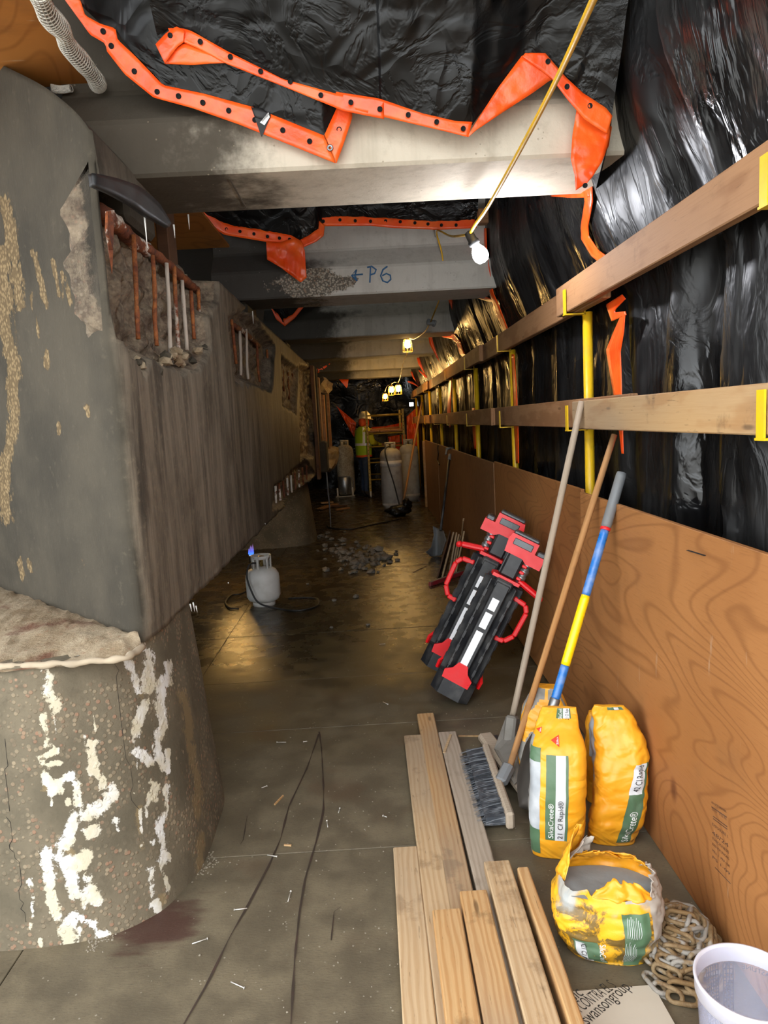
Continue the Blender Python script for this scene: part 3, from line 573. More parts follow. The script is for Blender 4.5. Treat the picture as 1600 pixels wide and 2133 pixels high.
# old form boards and a broken corbel at the far end of the cap
fb = thing('form_boards', 'dark rough form boards standing upright at far end of the cap', 'formwork', (-.85, 12, 0))
for k in range(9):
    y = 10.2 + k * .5; mb = MB(); mb.box((-.768 if y < 11.7 else -.86 + .03 * (k % 3), y, 1.62 + .05 * (k % 2)), (.05, .22, 1.6 - .1 * (k % 3)), bev=.006); part('board', mb, [W_DARK, CAP, W_RAIL][k % 3], fb)
mb = MB(); mb.blob((-.78, 12.6, 2.28), (.16, .3, .16), 5, 2, .5); part('broken_lump', mb, BREAK, fb); mb = MB(); mb.blob((-.8, 13.4, .95), (.18, .5, .25), 8, 2, .5); part('broken_lump', mb, BREAK, fb)
mb = MB(); mb.box((-.72, 10.6, 1.12), (.14, .4, .45), bev=.02); part('concrete_stub', mb, CAP, fb)
mb = MB(); mb.tube(cat([(-.72, 10.75, 1.35), (-.70, 10.8, 1.2), (-.7, 10.85, .8), (-.69, 10.9, .3), (-.69, 10.9, 0.)], 6), .012, 7); part('conduit', mb, GREYP, fb)
# wooden posts and plywood up between the girders
for x0, y0, x1, y1, Y, lab in [(333, 488, 366, 565, 4.1, 'short brown plywood upright on the cap behind the rubber pad'), (516, 640, 533, 700, 7.3, 'rusty brown upright post before the third girder'), (582, 712, 604, 765, 9.7, 'reddish upright post before the fourth girder')]:
    a, b = atX((x0 + x1) / 2, y0, -1.0), atX((x0 + x1) / 2, y1, -1.0); mb = MB(); wv = (atX(x1, y1, -1.0) - atX(x0, y1, -1.0)).length
    mb.box(((a + b) / 2), (.06, min(.3, max(.12, abs(wv) * .5)), .62), bev=.005); single('wood_post', mb, W_DARK, lab, 'post', (a + b) / 2)
e = flr(206, 179, 2.95)
for (y0, y1, lab) in [(.6, e.y, 'orange-brown plywood sheet overhead at the upper left'), (3.25, 5.58, 'water-stained plywood sheet overhead behind the nearest girder')]:
    mb = MB(); mb.box(((e.x - 2.6) / 2, (y0 + y1) / 2, 2.965), (e.x + 2.6, y1 - y0, .02), bev=.002); single('plywood_sheet', mb, PLYU, lab, 'plywood', ((e.x - 2.6) / 2, (y0 + y1) / 2, 2.965))
def netting(pts, rad, lab, off=0):
    P = cat(pts, 8); mb = MB(); n = len(P); R_ = [rad[0] + (rad[1] - rad[0]) * i / (n - 1) for i in range(n)]
    mb.tube(P, [r * (1 + .25 * mn.noise(p * 9)) for r, p in zip(R_, P)], 16, caps=False); o = single('white_netting', mb, plain('white_mesh', 'd8d3c8', .6), lab, 'netting', P[0])
    m = o.modifiers.new('strands', 'WIREFRAME'); m.thickness = .0045; m.use_even_offset = False
    mb = MB(); mb.tube(P, [r * .8 for r in R_], 10); part('wadding', mb, plain('grey_wadding', '8f8a82', .9), o)
netting([flr(x, y, 2.92) for x, y in [(78, -20), (100, 30), (128, 62), (142, 95), (172, 130), (196, 160), (204, 176)]], (.03, .032), 'white mesh bundle hanging along edge of the overhead plywood')
netting([flr(x, y, 2.92) for x, y in [(106, 184), (128, 187), (148, 184)]], (.014, .012), 'small tuft of white mesh under the overhead plywood')
# ---------------------------------------------------------------- right side: plywood barrier
PX = .968
pb = thing('plywood_barrier', 'long low barrier of plywood panels along the right side', 'barrier', (PX, 8, 0))
seams = [-1.35, 1.09, 3.30, 5.66, 8.02, 10.4, 12.8]
for k in range(len(seams) - 1):
    y0, y1 = seams[k], seams[k + 1]; mb = MB(); near = k < 2
    q = .0 if k % 2 else .006; mb.box((PX + .009 + q, (y0 + y1) / 2, .61 + (.012 if k == 2 else 0)), (.018, y1 - y0 - .003, 1.22), bev=.002)
    o = part('panel', mb, PLY if k < 3 else PLYD, pb, label='warm orange-brown sheet' if k < 3 else 'darker brown sheet')
    if k == 1:
        m2 = MB(); xw = PX - .0006
        def onp(x, y): return atX(x, y, xw)
        a0, a1 = onp(1482, 1668), onp(1513, 1688); b0, b1 = onp(1484, 1802), onp(1522, 1842)
        W_ = lambda u, v: a0.lerp(a1, u).lerp(b0.lerp(b1, u), v)      # u along the stamp lines, v down the stamp
        lines = [(.0, 'APA  RATED SHEATHING', .05), (.1, '32/16   7/16 IN.', .05), (.33, 'EXPOSURE 1', .06), (.45, '48/24', .08), (.55, 'THICKNESS', .055), (.64, 'SIZED FOR SPACING', .05), (.74, 'MILL 1  PRP-108', .05), (.84, 'PS 1-09', .06)]
        for v0, s, h in lines:
            vs, fs = text_bits(s, 1.0); w_ = max(v.x for v in vs)
            m2.add([W_(v.x / w_, v0 + h * (.72 - v.y)) for v in vs], fs)
        for v0, u0, u1 in [(.085, 0, 1), (.215, .1, 1), (.25, .1, 1), (.985, .15, 1)]:
            m2.add([W_(u0, v0), W_(u1, v0), W_(u1, v0 + .014), W_(u0, v0 + .014)], [(0, 1, 2, 3)])
        part('stamp', m2, plain('stamp_ink', '4a2c18', .8, dirt=.3, bump=0), o, recalc=False)
        m2 = MB(); m2.beam(onp(1434, 1146), onp(1470, 1157), (.012, .002)); part('slot', m2, BLACK, o)
mb = MB(); mb.box((PX - .012, 12.86, .6), (.05, .09, 1.2), bev=.004); part('end_post', mb, W_WARM, pb)
# ---------------------------------------------------------------- guardrail
gd = thing('guardrail', 'site guardrail of two lumber rails on yellow tube posts', 'guardrail', (1.06, 8, 0))
def rail(y0, y1, z, x, m=W_RAIL, h=.14):
    L = y1 - y0; o = None; mb = MB(); mb.box((0, 0, 0), (L, .038, h), bev=.004)
    o = part('rail', mb, m, gd, local=True); M = Matrix.Translation((x, (y0 + y1) / 2, z)) @ Matrix.Rotation(math.pi / 2, 4, 'Z')
    o.matrix_local = WM[gd.name].inverted() @ M; WM[o.name] = M
rail(-.3, 3.7, 2.145, 1.0); rail(3.1, 6.6, 2.14, 1.04); rail(6.3, 9.4, 2.14, 1.005); rail(9.1, 12.3, 2.15, 1.04); rail(11.9, 16.2, 2.15, 1.005)
rail(-.3, 3.45, 1.578, 1.0, W_WARM, .13); rail(2.8, 6.2, 1.585, 1.04); rail(5.8, 9., 1.585, 1.005); rail(8.7, 12.2, 1.585, 1.04); rail(11.8, 16.2, 1.585, 1.005)
post0 = None
for k in range(-1, 8):
    y = 3.52 + 1.83 * k if k >= 0 else 1.765; mb = MB(); mb.tube([(1.085, y, 0), (1.085, y, 2.07)], .024, 12); p = part('post', mb, YEL, gd)
    for z, x in ((2.14, 1.0), (1.582, 1.0)):
        mb = MB(); mb.box((1.02, y, z - .078), (.1, .045, .006)); mb.box((.974, y, z - .02 if z > 2 else z - .015), (.006, .035, .12)); mb.box((1.066, y, z - .02), (.006, .045, .13)); part('bracket', mb, YEL, p)
# ---------------------------------------------------------------- right tarp wall
def wallx(y, z):
    k_ = max(0, min(1, (z - 1.95) / .85)); b = 1.17 - .2 * k_ * k_ * (3 - 2 * k_)
    fd = 0.
    for yc, am, wd in FOLDS:
        yy = y - yc - .08 * mn.noise(V((z * 1.1, yc, 0))) - .09 * (z - 1.2) * math.sin(yc * 7); fd += am * math.exp(-(yy / wd) ** 2)
    return b - fd * (1 if z < 2.2 else .75) + .03 * mn.noise(V((y * 1.3, z * .9, 2))) + .022 * mn.noise(V((y * 3.2, z * 1.6, 5))) + .012 * abs(mn.noise(V((y * 4 + z * 3, z * 2.5 - y, 3)))) + .006 * mn.noise(V((y * 14, z * 3, 8))) + .004 * mn.noise(V((y * 20, z * 20, 1)))
rf = random.Random(3); FOLDS = [(rf.uniform(.3, 17), rf.choice([1, 1, -1]) * rf.uniform(.012, .04), rf.uniform(.03, .16)) for _ in range(52)] + [(2.62, .05, .09), (2.95, .04, .05), (3.25, -.04, .06), (2.2, .05, .05), (4.3, .05, .06), (4.9, .05, .1)]
yw = [.2 + .02 * i for i in range(330)] + [6.8 + .04 * i for i in range(273)]
mb = MB(); mb.grid(len(yw), 116, lambda i, j: V((max((1.115 if j * .03 < 2.08 else 1.075) if j * .03 < 2.26 else 0, wallx(yw[i], .0 + j * .03)), yw[i], j * .03)))
side = single('black_tarp', mb, POLY, 'black plastic sheeting hung in folds behind the right guardrail', 'tarp', recalc=False)
EYE_ME = None
def eyelets(host, pts, r=.0055):
    global EYE_ME
    if EYE_ME is None:
        m2 = MB(); m2.lathe([(1.5, 0), (1.5, .5), (1., .55), (.95, .3), (0, .3)], 12); EYE_ME = mesh_of(m2, 'eyelet'); EYE_ME.materials.append(BLACK)
    for p in pts:
        d = (E0 - p).normalized(); d = V((d.x * .4, -1, -.15)).normalized() if abs(d.x) < .6 else V((-1, -.4, 0)).normalized()
        M = Matrix.Translation(p + (E0 - p).normalized() * .008) @ frame(d).to_4x4() @ Matrix.Scale(r, 4); inst('eyelet', EYE_ME, BLACK, host, WM[host.name].inverted() @ M)
def hem(host, mb, lab='orange hem'): return solid(part('hem', mb, ORANGE, host, label=lab, recalc=False), .003)
def px1(x, y):
    X = 1.0
    for _ in range(6): p = atX(x, y, X); X = .5 * X + .5 * (wallx(p.y, p.z) - .016)
    return atX(x, y, X)
px2 = lambda x, y: atX(x, y, 1.07)
hem(side, ribc([(1224, 385), (1227, 420), (1218, 470), (1219, 495), (1240, 528), (1268, 548), (1292, 562)], [20, 17, 15, 17, 19, 20, 14], px1, n=40))
hem(side, ribc([(1300, 618), (1272, 640), (1278, 660), (1304, 652)], [12, 22, 20, 8], px2, n=24)); hem(side, ribc([(1300, 650), (1290, 690), (1278, 730), (1284, 790), (1290, 850), (1294, 900), (1297, 945)], [6, 20, 30, 22, 12, 8, 4], px2, n=44))
hem(side, ribc([(1004, 476), (1010, 530), (1024, 610), (1038, 650), (1060, 702)], [18, 10, 8, 13, 9], px1, n=40)); hem(side, ribc([(1068, 738), (1072, 800), (1075, 880), (1078, 965)], [6, 8, 9, 6], px2, n=30))
hem(side, ribc([(1148, 408), (1190, 408), (1228, 402)], [2, 8, 18], px1, n=20)); hem(side, ribc([(985, 617), (1010, 622), (1030, 628)], [2, 8, 5], px1, n=14))
hem(side, ribc([(955, 712), (962, 735), (978, 757)], [8, 9, 6], px1, n=16)); hem(side, ribc([(918, 700), (945, 701), (955, 713)], [2, 12, 9], px1, n=14)); hem(side, ribc([(940, 770), (938, 800), (935, 860), (937, 890)], [4, 6, 7, 3], px2, n=16)); hem(side, ribc([(986, 850), (988, 900), (990, 935)], [5, 7, 3], px2, n=12))
# ---------------------------------------------------------------- sheets hung over the nearest girder
pA = lambda x, y: atY(x, y, 2.765 - .05 * max(0, (250 - y) / 250)); pB = lambda x, y: atY(x, y, 2.70 - .05 * max(0, (250 - y) / 250))
def curtain(edge, fn, top, nu, nv, name, label, amp=.02, seed=0, mat_=None, topdy=-.35, back=0.):
    A = rs(edge, nu); mb = MB(); B = [fn(*p.to_2d()) for p in A]
    def f(i, j):
        k = j / (nv - 1); b = B[i]; t = V((b.x * 1.0, b.y + topdy, top)); p = b.lerp(t, k)
        s = math.sin(min(1, k * 1.2) * math.pi * .5); p.y += s * amp * (mn.noise(V((p.x * 3, p.z * 3, seed))) * 1.6 + mn.noise(V((p.x * 9, p.z * 6, seed))) * .8 + .5 * mn.noise(V((p.x * 22, p.z * 22, seed)))) + back
        return p
    mb.grid(nu, nv, f); return single(name, mb, mat_ or POLYC, label, 'tarp', B[nu // 2], recalc=False)
h2 = lambda L: [(x / 2, y / 2) for x, y in L]
A_up, A_lo = h2([(300, -60), (335, 0), (355, 65), (420, 100), (482, 118), (490, 165), (560, 230), (680, 355), (850, 390), (1050, 445), (1200, 504), (1350, 565)]), h2([(240, -60), (270, 0), (340, 95), (375, 145), (440, 182), (446, 215), (520, 310), (640, 407), (800, 450), (1000, 520), (1200, 600), (1400, 681)])
tA = curtain(h2([(300, -60), (345, 30), (420, 100), (482, 130), (560, 230), (680, 358), (850, 393), (1050, 448), (1350, 575), (1400, 455), (1460, 430)]), pA, 3.55, 90, 50, 'black_tarp', 'lower black sheet over the nearest girder, with square orange corner and white sticker', .015, 2)
hem(tA, ribbon(A_up, A_lo, pA, 70, 5, .004, 1, .006)); hem(tA, ribbon(h2([(1352, 562), (1405, 445), (1412, 430)]), h2([(1402, 681), (1432, 600), (1468, 490), (1466, 440)]), pA, 20, 4, .004, 2, .008))
eyelets(tA, [pA(x / 2, y / 2) for x, y in [(430, 131), (464, 192), (560, 298), (655, 383), (744, 401), (845, 428), (953, 461), (1062, 500), (1178, 543), (1290, 589), (1413, 540)]], .0065)
m2 = MB(); M = Matrix.Translation(pA(1376 / 2, 622 / 2) + V((0, -.012, 0))) @ Matrix.Rotation(math.pi / 2, 4, 'X'); m2.lathe([(.005, 0), (.012, 0), (.012, .004), (.009, .006), (.005, .004)], 16, M, cap=False); part('brass_eyelet', m2, STEEL, tA, label='bright metal eyelet')
mb = ribbon(h2([(1046, 446), (1085, 452), (1127, 474)]), h2([(1062, 490), (1100, 500), (1127, 490)]), pA, 8, 3, 0, 0, .014); st = part('sticker', mb, INK, tA, label='dark peeling sticker with white barcode edge'); solid(st, .001)
mb = ribbon(h2([(1062, 490), (1075, 530), (1088, 568)]), h2([(1125, 490), (1108, 530), (1092, 570)]), pA, 8, 3, 0, 0, .013); part('sticker_flap', mb, INK, st)
mb = ribbon(h2([(1083, 510), (1118, 468)]), h2([(1102, 522), (1124, 488)]), pA, 6, 2, 0, 0, .018); part('barcode_label', mb, WHT, st)
mb = MB()
for k in range(9):
    a, b = V((1090 + k * 3.2, 508 - k * 3)), V((1098 + k * 3.2, 516 - k * 3.4)); q = [pA(*(v / 2)) + V((0, -.021, 0)) for v in (a, b)]; mb.beam(q[0], q[1], (.0022 if k % 3 else .0035, .0008))
part('barcode', mb, INK, st)
crop2 = lambda L: [(700 + x / 1.778, y / 1.778) for x, y in L]
Bedge = h2([(655, 150), (700, 120), (760, 120), (950, 225), (1180, 340), (1400, 400), (1600, 430)]) + crop2([(160, 385), (320, 440), (500, 470), (600, 330), (690, 205), (770, 205), (850, 290), (910, 350), (1000, 405), (1022, 430)])
tB = curtain(Bedge, pB, 3.5, 130, 54, 'black_tarp', 'upper black sheet over the nearest girder, long orange hem folded at its left end', .03, 6, topdy=-.5)
m2 = MB(); mE = rs([(x, y, 0) for x, y in crop2([(1018, 200), (1026, 320), (1022, 440), (1012, 530), (990, 590)])], 16)
mb = MB(); mb.grid(16, 10, lambda i, j: (lambda p: V((p.x + .12 * (j / 9), p.y + .5 * (j / 9), p.z)))(pB(mE[i].x, mE[i].y))); part('side_flap', mb, POLYC, tB, recalc=False)
hem(tB, ribbon(h2([(700, 118), (760, 118), (800, 130), (950, 215), (1180, 330), (1400, 390), (1600, 418)]), h2([(735, 190), (765, 175), (830, 205), (940, 264), (1180, 360), (1430, 462), (1600, 496)]), pB, 60, 5, .005, 3, .008))
hem(tB, ribbon(h2([(648, 185), (690, 140), (735, 110), (770, 128)]), h2([(688, 266), (705, 240), (740, 195), (766, 176)]), pB, 18, 4, .006, 4, .014), 'folded orange end'); hem(tB, ribbon(h2([(700, 225), (770, 178), (830, 205), (915, 236), (945, 258)]), h2([(686, 266), (740, 268), (800, 271), (880, 265), (942, 263)]), pB, 20, 4, .004, 5, .002), 'underside of folded hem')
hem(tB, ribbon(crop2([(0, 340), (160, 365), (320, 420), (440, 448), (505, 452)]), crop2([(0, 387), (150, 427), (300, 462), (420, 490), (490, 508)]), pB, 40, 5, .005, 6, .008))
hem(tB, ribbon(crop2([(490, 500), (520, 450), (600, 325), (688, 207), (712, 196), (775, 197)]), crop2([(490, 508), (520, 482), (620, 415), (735, 340), (790, 300), (815, 290)]), pB, 40, 6, .008, 7, .006), 'wide orange fold of the hem')
hem(tB, ribbon(crop2([(700, 197), (775, 197), (850, 285), (915, 345), (1000, 400), (1024, 430)]), crop2([(690, 210), (800, 292), (860, 372), (920, 442), (985, 485), (1005, 495)]), lambda x, y: pB(x, y), 46, 5, .004, 8, .016))
hem(tB, ribbon(crop2([(893, 395), (876, 500), (870, 590), (885, 650), (888, 705)]), crop2([(1022, 470), (1010, 540), (985, 600), (950, 655), (930, 678)]), lambda x, y: atY(x, y, 2.73), 40, 8, .012, 9, .006), 'wide orange curl round the girder end')
eyelets(tB, [pB(x / 2, y / 2) + V((0, -.006, 0)) for x, y in [(711, 152), (836, 178), (961, 241), (1087, 301), (1210, 343), (1337, 400), (1462, 430), (1582, 458)]] + [pB(700 + x / 1.778, y / 1.778) + V((0, -.008, 0)) for x, y in [(55, 383), (163, 408), (267, 429), (372, 455), (470, 480), (783, 232), (853, 325), (938, 396), (920, 690)]], .006)
q = atY(1242, 90, 2.68); mb = MB(); mb.box(q, (.075, .09, .085), bev=.004); single('wood_block', mb, W_DARK, 'brown wood block pinning gathered black sheet at upper right', 'wood block', q)
q = atY(1006, 452, 5.3); mb = MB(); mb.box(q, (.07, .08, .1), bev=.004); single('wood_block', mb, W_RAIL, 'wood block behind the lit bare bulb', 'wood block', q)
# second and further girders
c3 = lambda L: [(350 + x / 2.133, 400 + y / 2.133) for x, y in L]
pC = lambda x, y: atY(x, y, 5.42)
tC = curtain(c3([(120, 60), (180, 110), (260, 150), (450, 185), (540, 200), (600, 225), (670, 180), (675, 125), (800, 115), (1000, 125), (1200, 140), (1375, 130)]), pC, 3.5, 80, 30, 'black_tarp', 'black sheet over the second girder with orange hem and a hanging flap', .02, 11, topdy=-.3)
hem(tC, ribbon(c3([(150, 85), (215, 110), (260, 140), (450, 172), (540, 188), (600, 222)]), c3([(170, 115), (200, 160), (250, 190), (440, 222), (500, 228), (585, 246)]), pC, 46, 4, .006, 12, .006)); hem(tC, ribbon(c3([(436, 220), (500, 222), (560, 205), (592, 215), (608, 260)]), c3([(440, 300), (500, 335), (560, 380), (590, 402), (616, 380)]), pC, 30, 8, .02, 13, .02), 'orange flap hanging from the hem')
hem(tC, ribbon(c3([(588, 212), (630, 190), (662, 165), (660, 118)]), c3([(600, 247), (660, 220), (692, 195), (697, 150)]), pC, 20, 4, .006, 14, .012)); hem(tC, ribbon(c3([(650, 68), (672, 100)]), c3([(662, 72), (684, 108)]), pC, 6, 2, .004, 14, .016))
hem(tC, ribbon(c3([(680, 102), (850, 104), (1000, 115), (1200, 125), (1362, 110)]), c3([(692, 152), (900, 150), (1000, 160), (1200, 168), (1372, 160)]), pC, 60, 4, .005, 15, .006))
eyelets(tC, [pC(350 + x / 2.133, 400 + y / 2.133) for x, y in [(260, 165), (320, 175), (382, 186), (442, 198), (495, 205), (540, 210), (690, 130), (764, 124), (832, 128), (900, 130), (967, 129), (1032, 132), (1097, 137), (1155, 142), (1215, 147), (1280, 147), (668, 190), (612, 228)]], .008)
pV = lambda x, y: atY(x, y, 8.05)
tD = curtain([(480, 560), (566, 640), (591, 676), (631, 640), (760, 600)], pV, 3.5, 30, 12, 'black_tarp', 'black sheet over the third girder with a V-shaped orange hem', .02, 21, topdy=-.3)
hem(tD, ribbon([(552, 625), (572, 648), (593, 664)], [(561, 632), (575, 665), (594, 680)], pV, 16, 3, .004, 1, .01)); hem(tD, ribbon([(590, 664), (610, 655), (622, 640)], [(593, 680), (615, 662), (634, 638)], pV, 16, 3, .004, 2, .014)); eyelets(tD, [pV(577, 652), pV(591, 668), pV(609, 651)], .012)
far_h = []
for k, (A, B, Y) in enumerate([([(892, 698), (895, 716), (910, 745), (924, 768)], [(905, 700), (912, 722), (918, 745), (927, 764)], 10.55), ([(868, 745), (872, 760), (884, 778), (896, 790)], [(878, 745), (882, 762), (888, 774), (897, 786)], 13.2), ([(855, 774), (860, 787), (870, 800)], [(862, 774), (868, 788), (876, 804)], 15.6), ([(906, 742), (918, 752), (925, 762)], [(912, 745), (921, 757), (926, 764)], 10.4), ([(849, 793), (860, 795), (872, 805)], [(850, 796), (862, 801), (873, 807)], 15.4), ([(872, 770), (884, 778), (892, 786)], [(873, 773), (884, 785), (893, 789)], 13.1), ([(933, 622), (944, 650), (952, 690)], [(944, 624), (952, 645), (954, 668)], 7.95), ([(660, 760), (675, 762), (687, 757)], [(662, 777), (676, 768), (688, 758)], 13.312), ([(706, 790), (726, 790)], [(722, 808), (724, 805)], 15.762)]):
    mb = ribbon(A, B, lambda x, y: atY(x, y, Y), 14, 3, .006, k, 0)
    solid(single('orange_hem', mb, ORANGE, ['orange hem curling by the warm caged bulb', 'orange hem below the fifth girder, right end', 'orange hem under the last girder', 'small orange tab under the fourth girder, right end', 'thin orange tab at last girder', 'orange tab under the fifth girder', 'dull orange hem at the right end of the third girder', 'orange scrap at left end of the fifth girder', 'tiny orange corner at left of the last girder'][k], 'hem', atY(*A[1], Y), recalc=False), .004)
# orange sheets at the far end
for k, (A, B, Y, lab) in enumerate([([(700, 845), (730, 870), (742, 880)], [(704, 850), (728, 895), (738, 912)], 17.6, 'red-orange sheet gathered left of the worker'), ([(847, 868), (860, 856), (868, 848), (872, 846)], [(848, 915), (858, 925), (868, 930), (872, 926)], 16.9, 'bright orange sheet bunched behind the far gas cylinders'), ([(772, 890), (800, 888), (840, 880)], [(772, 896), (800, 898), (838, 893)], 17.6, 'orange sheet edge hanging behind the scaffold deck'), ([(808, 910), (830, 906), (845, 905)], [(815, 945), (830, 955), (845, 950)], 17.6, 'dark red sheet low behind the scaffold')]):
    mb = ribbon(A, B, lambda x, y: atY(x, y, Y), 24, 12, .06, k * 3, 0); solid(single('orange_sheet', mb, ORANGE, lab, 'tarp', atY(*A[1], Y), recalc=False), .005)
# ---------------------------------------------------------------- string lights
BULBW = emit('bulb_white', 'f6f8ff', 65.0); BULBY = emit('bulb_warm', 'ffca78', 42.0); CAGE = plain('cage_wire', 'e0c25a', .5, dirt=.2)
def cord(pts, r, label, m=CORDY):
    mb = MB(); mb.tube(cat(pts, 8), r, 8); return single('light_cord', mb, m, label, 'cord', pts[0])
b1 = atY(978, 488, 3.36)
cord([atY(1262, -60, 1.25), atY(1236, 0, 1.4), atY(1160, 165, 1.85), atY(1090, 300, 2.3), atY(1020, 425, 2.9), atY(990, 468, 3.25), b1], .0075, 'yellow cord running down from the upper right to the bare bulb')
l1 = thing('work_light', 'lit bare white bulb in a black socket on the yellow cord', 'lamp', b1)
ax = (atY(995, 520, 3.36) - b1).normalized(); F_ = frame(ax)
mb = MB(); mb.lathe([(.008, -.015), (.02, -.01), (.022, .03), (.026, .034), (.026, .05), (.018, .055)], 16, Matrix.Translation(b1) @ F_.to_4x4()); part('socket', mb, RUBBER, l1)
mb = MB(); mb.lathe([(.016, .05), (.018, .06), (.03, .08), (.036, .1), (.034, .12), (.022, .137), (0, .142)], 20, Matrix.Translation(b1) @ F_.to_4x4()); part('bulb', mb, BULBW, l1)
CL = [((848, 700), 9.0, 'first caged bulb, hanging just before the fourth girder'), ((829, 797), 11.9, 'caged bulb, right of the far pair'), ((815, 800), 12.6, 'caged bulb, left of the far pair'), ((802, 816), 15.2, 'smallest caged bulb, hanging over the worker')]
def caged(p, label, m=BULBY, grp='caged bulbs along the tunnel'):
    l = thing('caged_work_light', label, 'lamp', p, None, grp)
    mb = MB(); mb.lathe([(.012, .03), (.024, .02), (.026, -.04), (.02, -.05)], 14, Matrix.Translation(p)); part('socket', mb, RUBBER, l)
    mb = MB(); mb.lathe([(.016, -.045), (.032, -.09), (.035, -.11), (.024, -.14), (0, -.147)], 16, Matrix.Translation(p)); part('bulb', mb, m, l)
    mb = MB()
    for k in range(8):
        a = k * math.pi / 4; mb.tube([p + V((r * math.cos(a), r * math.sin(a), z)) for r, z in [(.024, -.03), (.045, -.05), (.055, -.1), (.062, -.19)]], .0028, 5)
    for r, z in [(.05, -.07), (.062, -.19)]: mb.tube([p + V((r * math.cos(t), r * math.sin(t), z)) for t in [k * math.pi / 8 for k in range(16)]], .0028, 5, closed=True)
    part('cage', mb, CAGE, l); return l
cp = [atY(x, y, Y) for (x, y), Y, _ in CL]
for p, (_, _, lab) in zip(cp, CL): caged(p, lab)
for p, lab in [(V((-1.5, 7.25, .852)), 'caged bulb under the pier cap, just before the second pier'), (V((-1.75, 10.3, .852)), 'caged bulb under the pier cap, behind the second pier')]: caged(p, lab, grp='caged bulbs under the pier cap')
sk = atY(897, 671, 7.2)
cord([b1, atY(940, 492, 4.6), atY(910, 482, 5.4), atY(921, 530, 5.5), atY(925, 590, 5.6), atY(915, 625, 6.2), sk], .0062, 'dusty cord hanging past the second girder'); cord([sk, atY(884, 692, 7.8), atY(862, 706, 8.7), cp[0]], .006, 'cord between the spare socket and first caged bulb')
mb = MB(); mb.lathe([(.01, -.04), (.026, -.035), (.028, .03), (.034, .032), (.034, .05), (.01, .055)], 14, Matrix.Translation(sk) @ frame((.8, .2, -.3)).to_4x4()); mb.box(sk + V((0, 0, -.01)), (.08, .05, .04), bev=.008); single('lamp_socket', mb, GREYP, 'grey empty socket on the cord below the third girder', 'socket', sk)
cord([cp[0] + V((0, 0, -.2)), atY(840, 755, 10.2), atY(834, 785, 11.4), cp[1]], .006, 'cord running on to the far pair of caged bulbs'); cord([cp[1], atY(822, 796, 12.3), cp[2], atY(806, 805, 14), cp[3]], .006, 'cord linking the farthest caged bulbs')
# ---------------------------------------------------------------- lumber
def plank(name, y0, y1, xa, xb, z, m, label, w_=.089, h=.038, rot=0):
    """board from (xa,y0) near end to (xb,y1) far end"""
    a, b = V((xa, y0, z)), V((xb, y1, z)); d = b - a; L = d.length; mb = MB(); mb.box((0, 0, 0), (L, w_, h), bev=.004)
    R = Matrix.Rotation(math.atan2(d.y, d.x), 4, 'Z') @ Matrix.Rotation(rot, 4, 'X')
    return single(name, mb, m, label, 'lumber', (a + b) / 2, 'loose boards on the floor', rot=R.to_3x3(), local=True)
plank('lumber_board', .2, 2.445, .043, .045, .0195, W_NEW, 'bottom board at the far left of the stack, ending lower than its neighbour')
plank('lumber_board', .95, 3.375, .137, .13, .0195, W_NEW, 'second board of the stack from the left, stained at mid length')
plank('lumber_board', 1.3, 3.63, .215, .212, .0195, W_WARM, 'longest board of the stack, reaching furthest back, with an orange grain line')
plank('lumber_board', .95, 3.39, .326, .303, .0195, W_GREY, 'grey weathered board beside the brush, a splinter lying on it')
plank('lumber_board', .1, 2.045, .147, .156, .058, W_WARM, 'short upper board in the middle with straight pale grain')
plank('lumber_board', .1, 2.125, .243, .252, .058, W_WARM, 'upper board with a round knot near its end')
plank('lumber_board', .1, 2.27, .352, .354, .059, W_NEW, 'upper board tilted over the pile, smeared with grey paint marks')
plank('lumber_board', .1, 2.21, .437, .432, .045, W_WARM, 'narrow orange-tan board standing on edge at right of the pile', .038, .089)
mb = MB(); mb.beam(flr(925, 1568, .042), flr(939, 1530, .042), (.012, .004)); single('wood_splinter', mb, W_NEW, 'pale splinter lying on the grey board', 'splinter', flr(930, 1550, .042))
# ---------------------------------------------------------------- white fibreboard sheet with printing
c0 = flr(1360, 2051, .012); mb = MB(); mb.prism([(.40, 1.765), (c0.x, c0.y), (c0.x + .03, 1.1), (.36, 1.1)], .002, .012)
BD = plain('board_face', 'c9bfae', .7, dirt=.15, dcol='a79c89', sc=5.); bd = single('printed_board', mb, BD, 'pale beige board with slanted black printing, bottom right of the pile', 'board', (.55, 1.45, .007))
mb = MB()
def slant(s, p0, p1, size):
    a, b = flr(*p0, .0124), flr(*p1, .0124); d = (b - a); d.z = 0; vs, fs = text_bits(s, 1.0); w_ = max(v.x for v in vs); ex = d / w_; ey = V((-d.y, d.x, 0)).normalized() * size
    mb.add([a + ex * v.x + ey * v.y + V((0, 0, .0125 - a.z)) for v in vs], fs)
slant('www.swansongroup.', (1186, 2170), (1318, 2056), .052); slant('PROTEJA CONTRA EL S', (1166, 2142), (1286, 2056), .05); slant('basic', (1178, 2098), (1217, 2072), .055)
part('printing', mb, INK, bd, recalc=False)
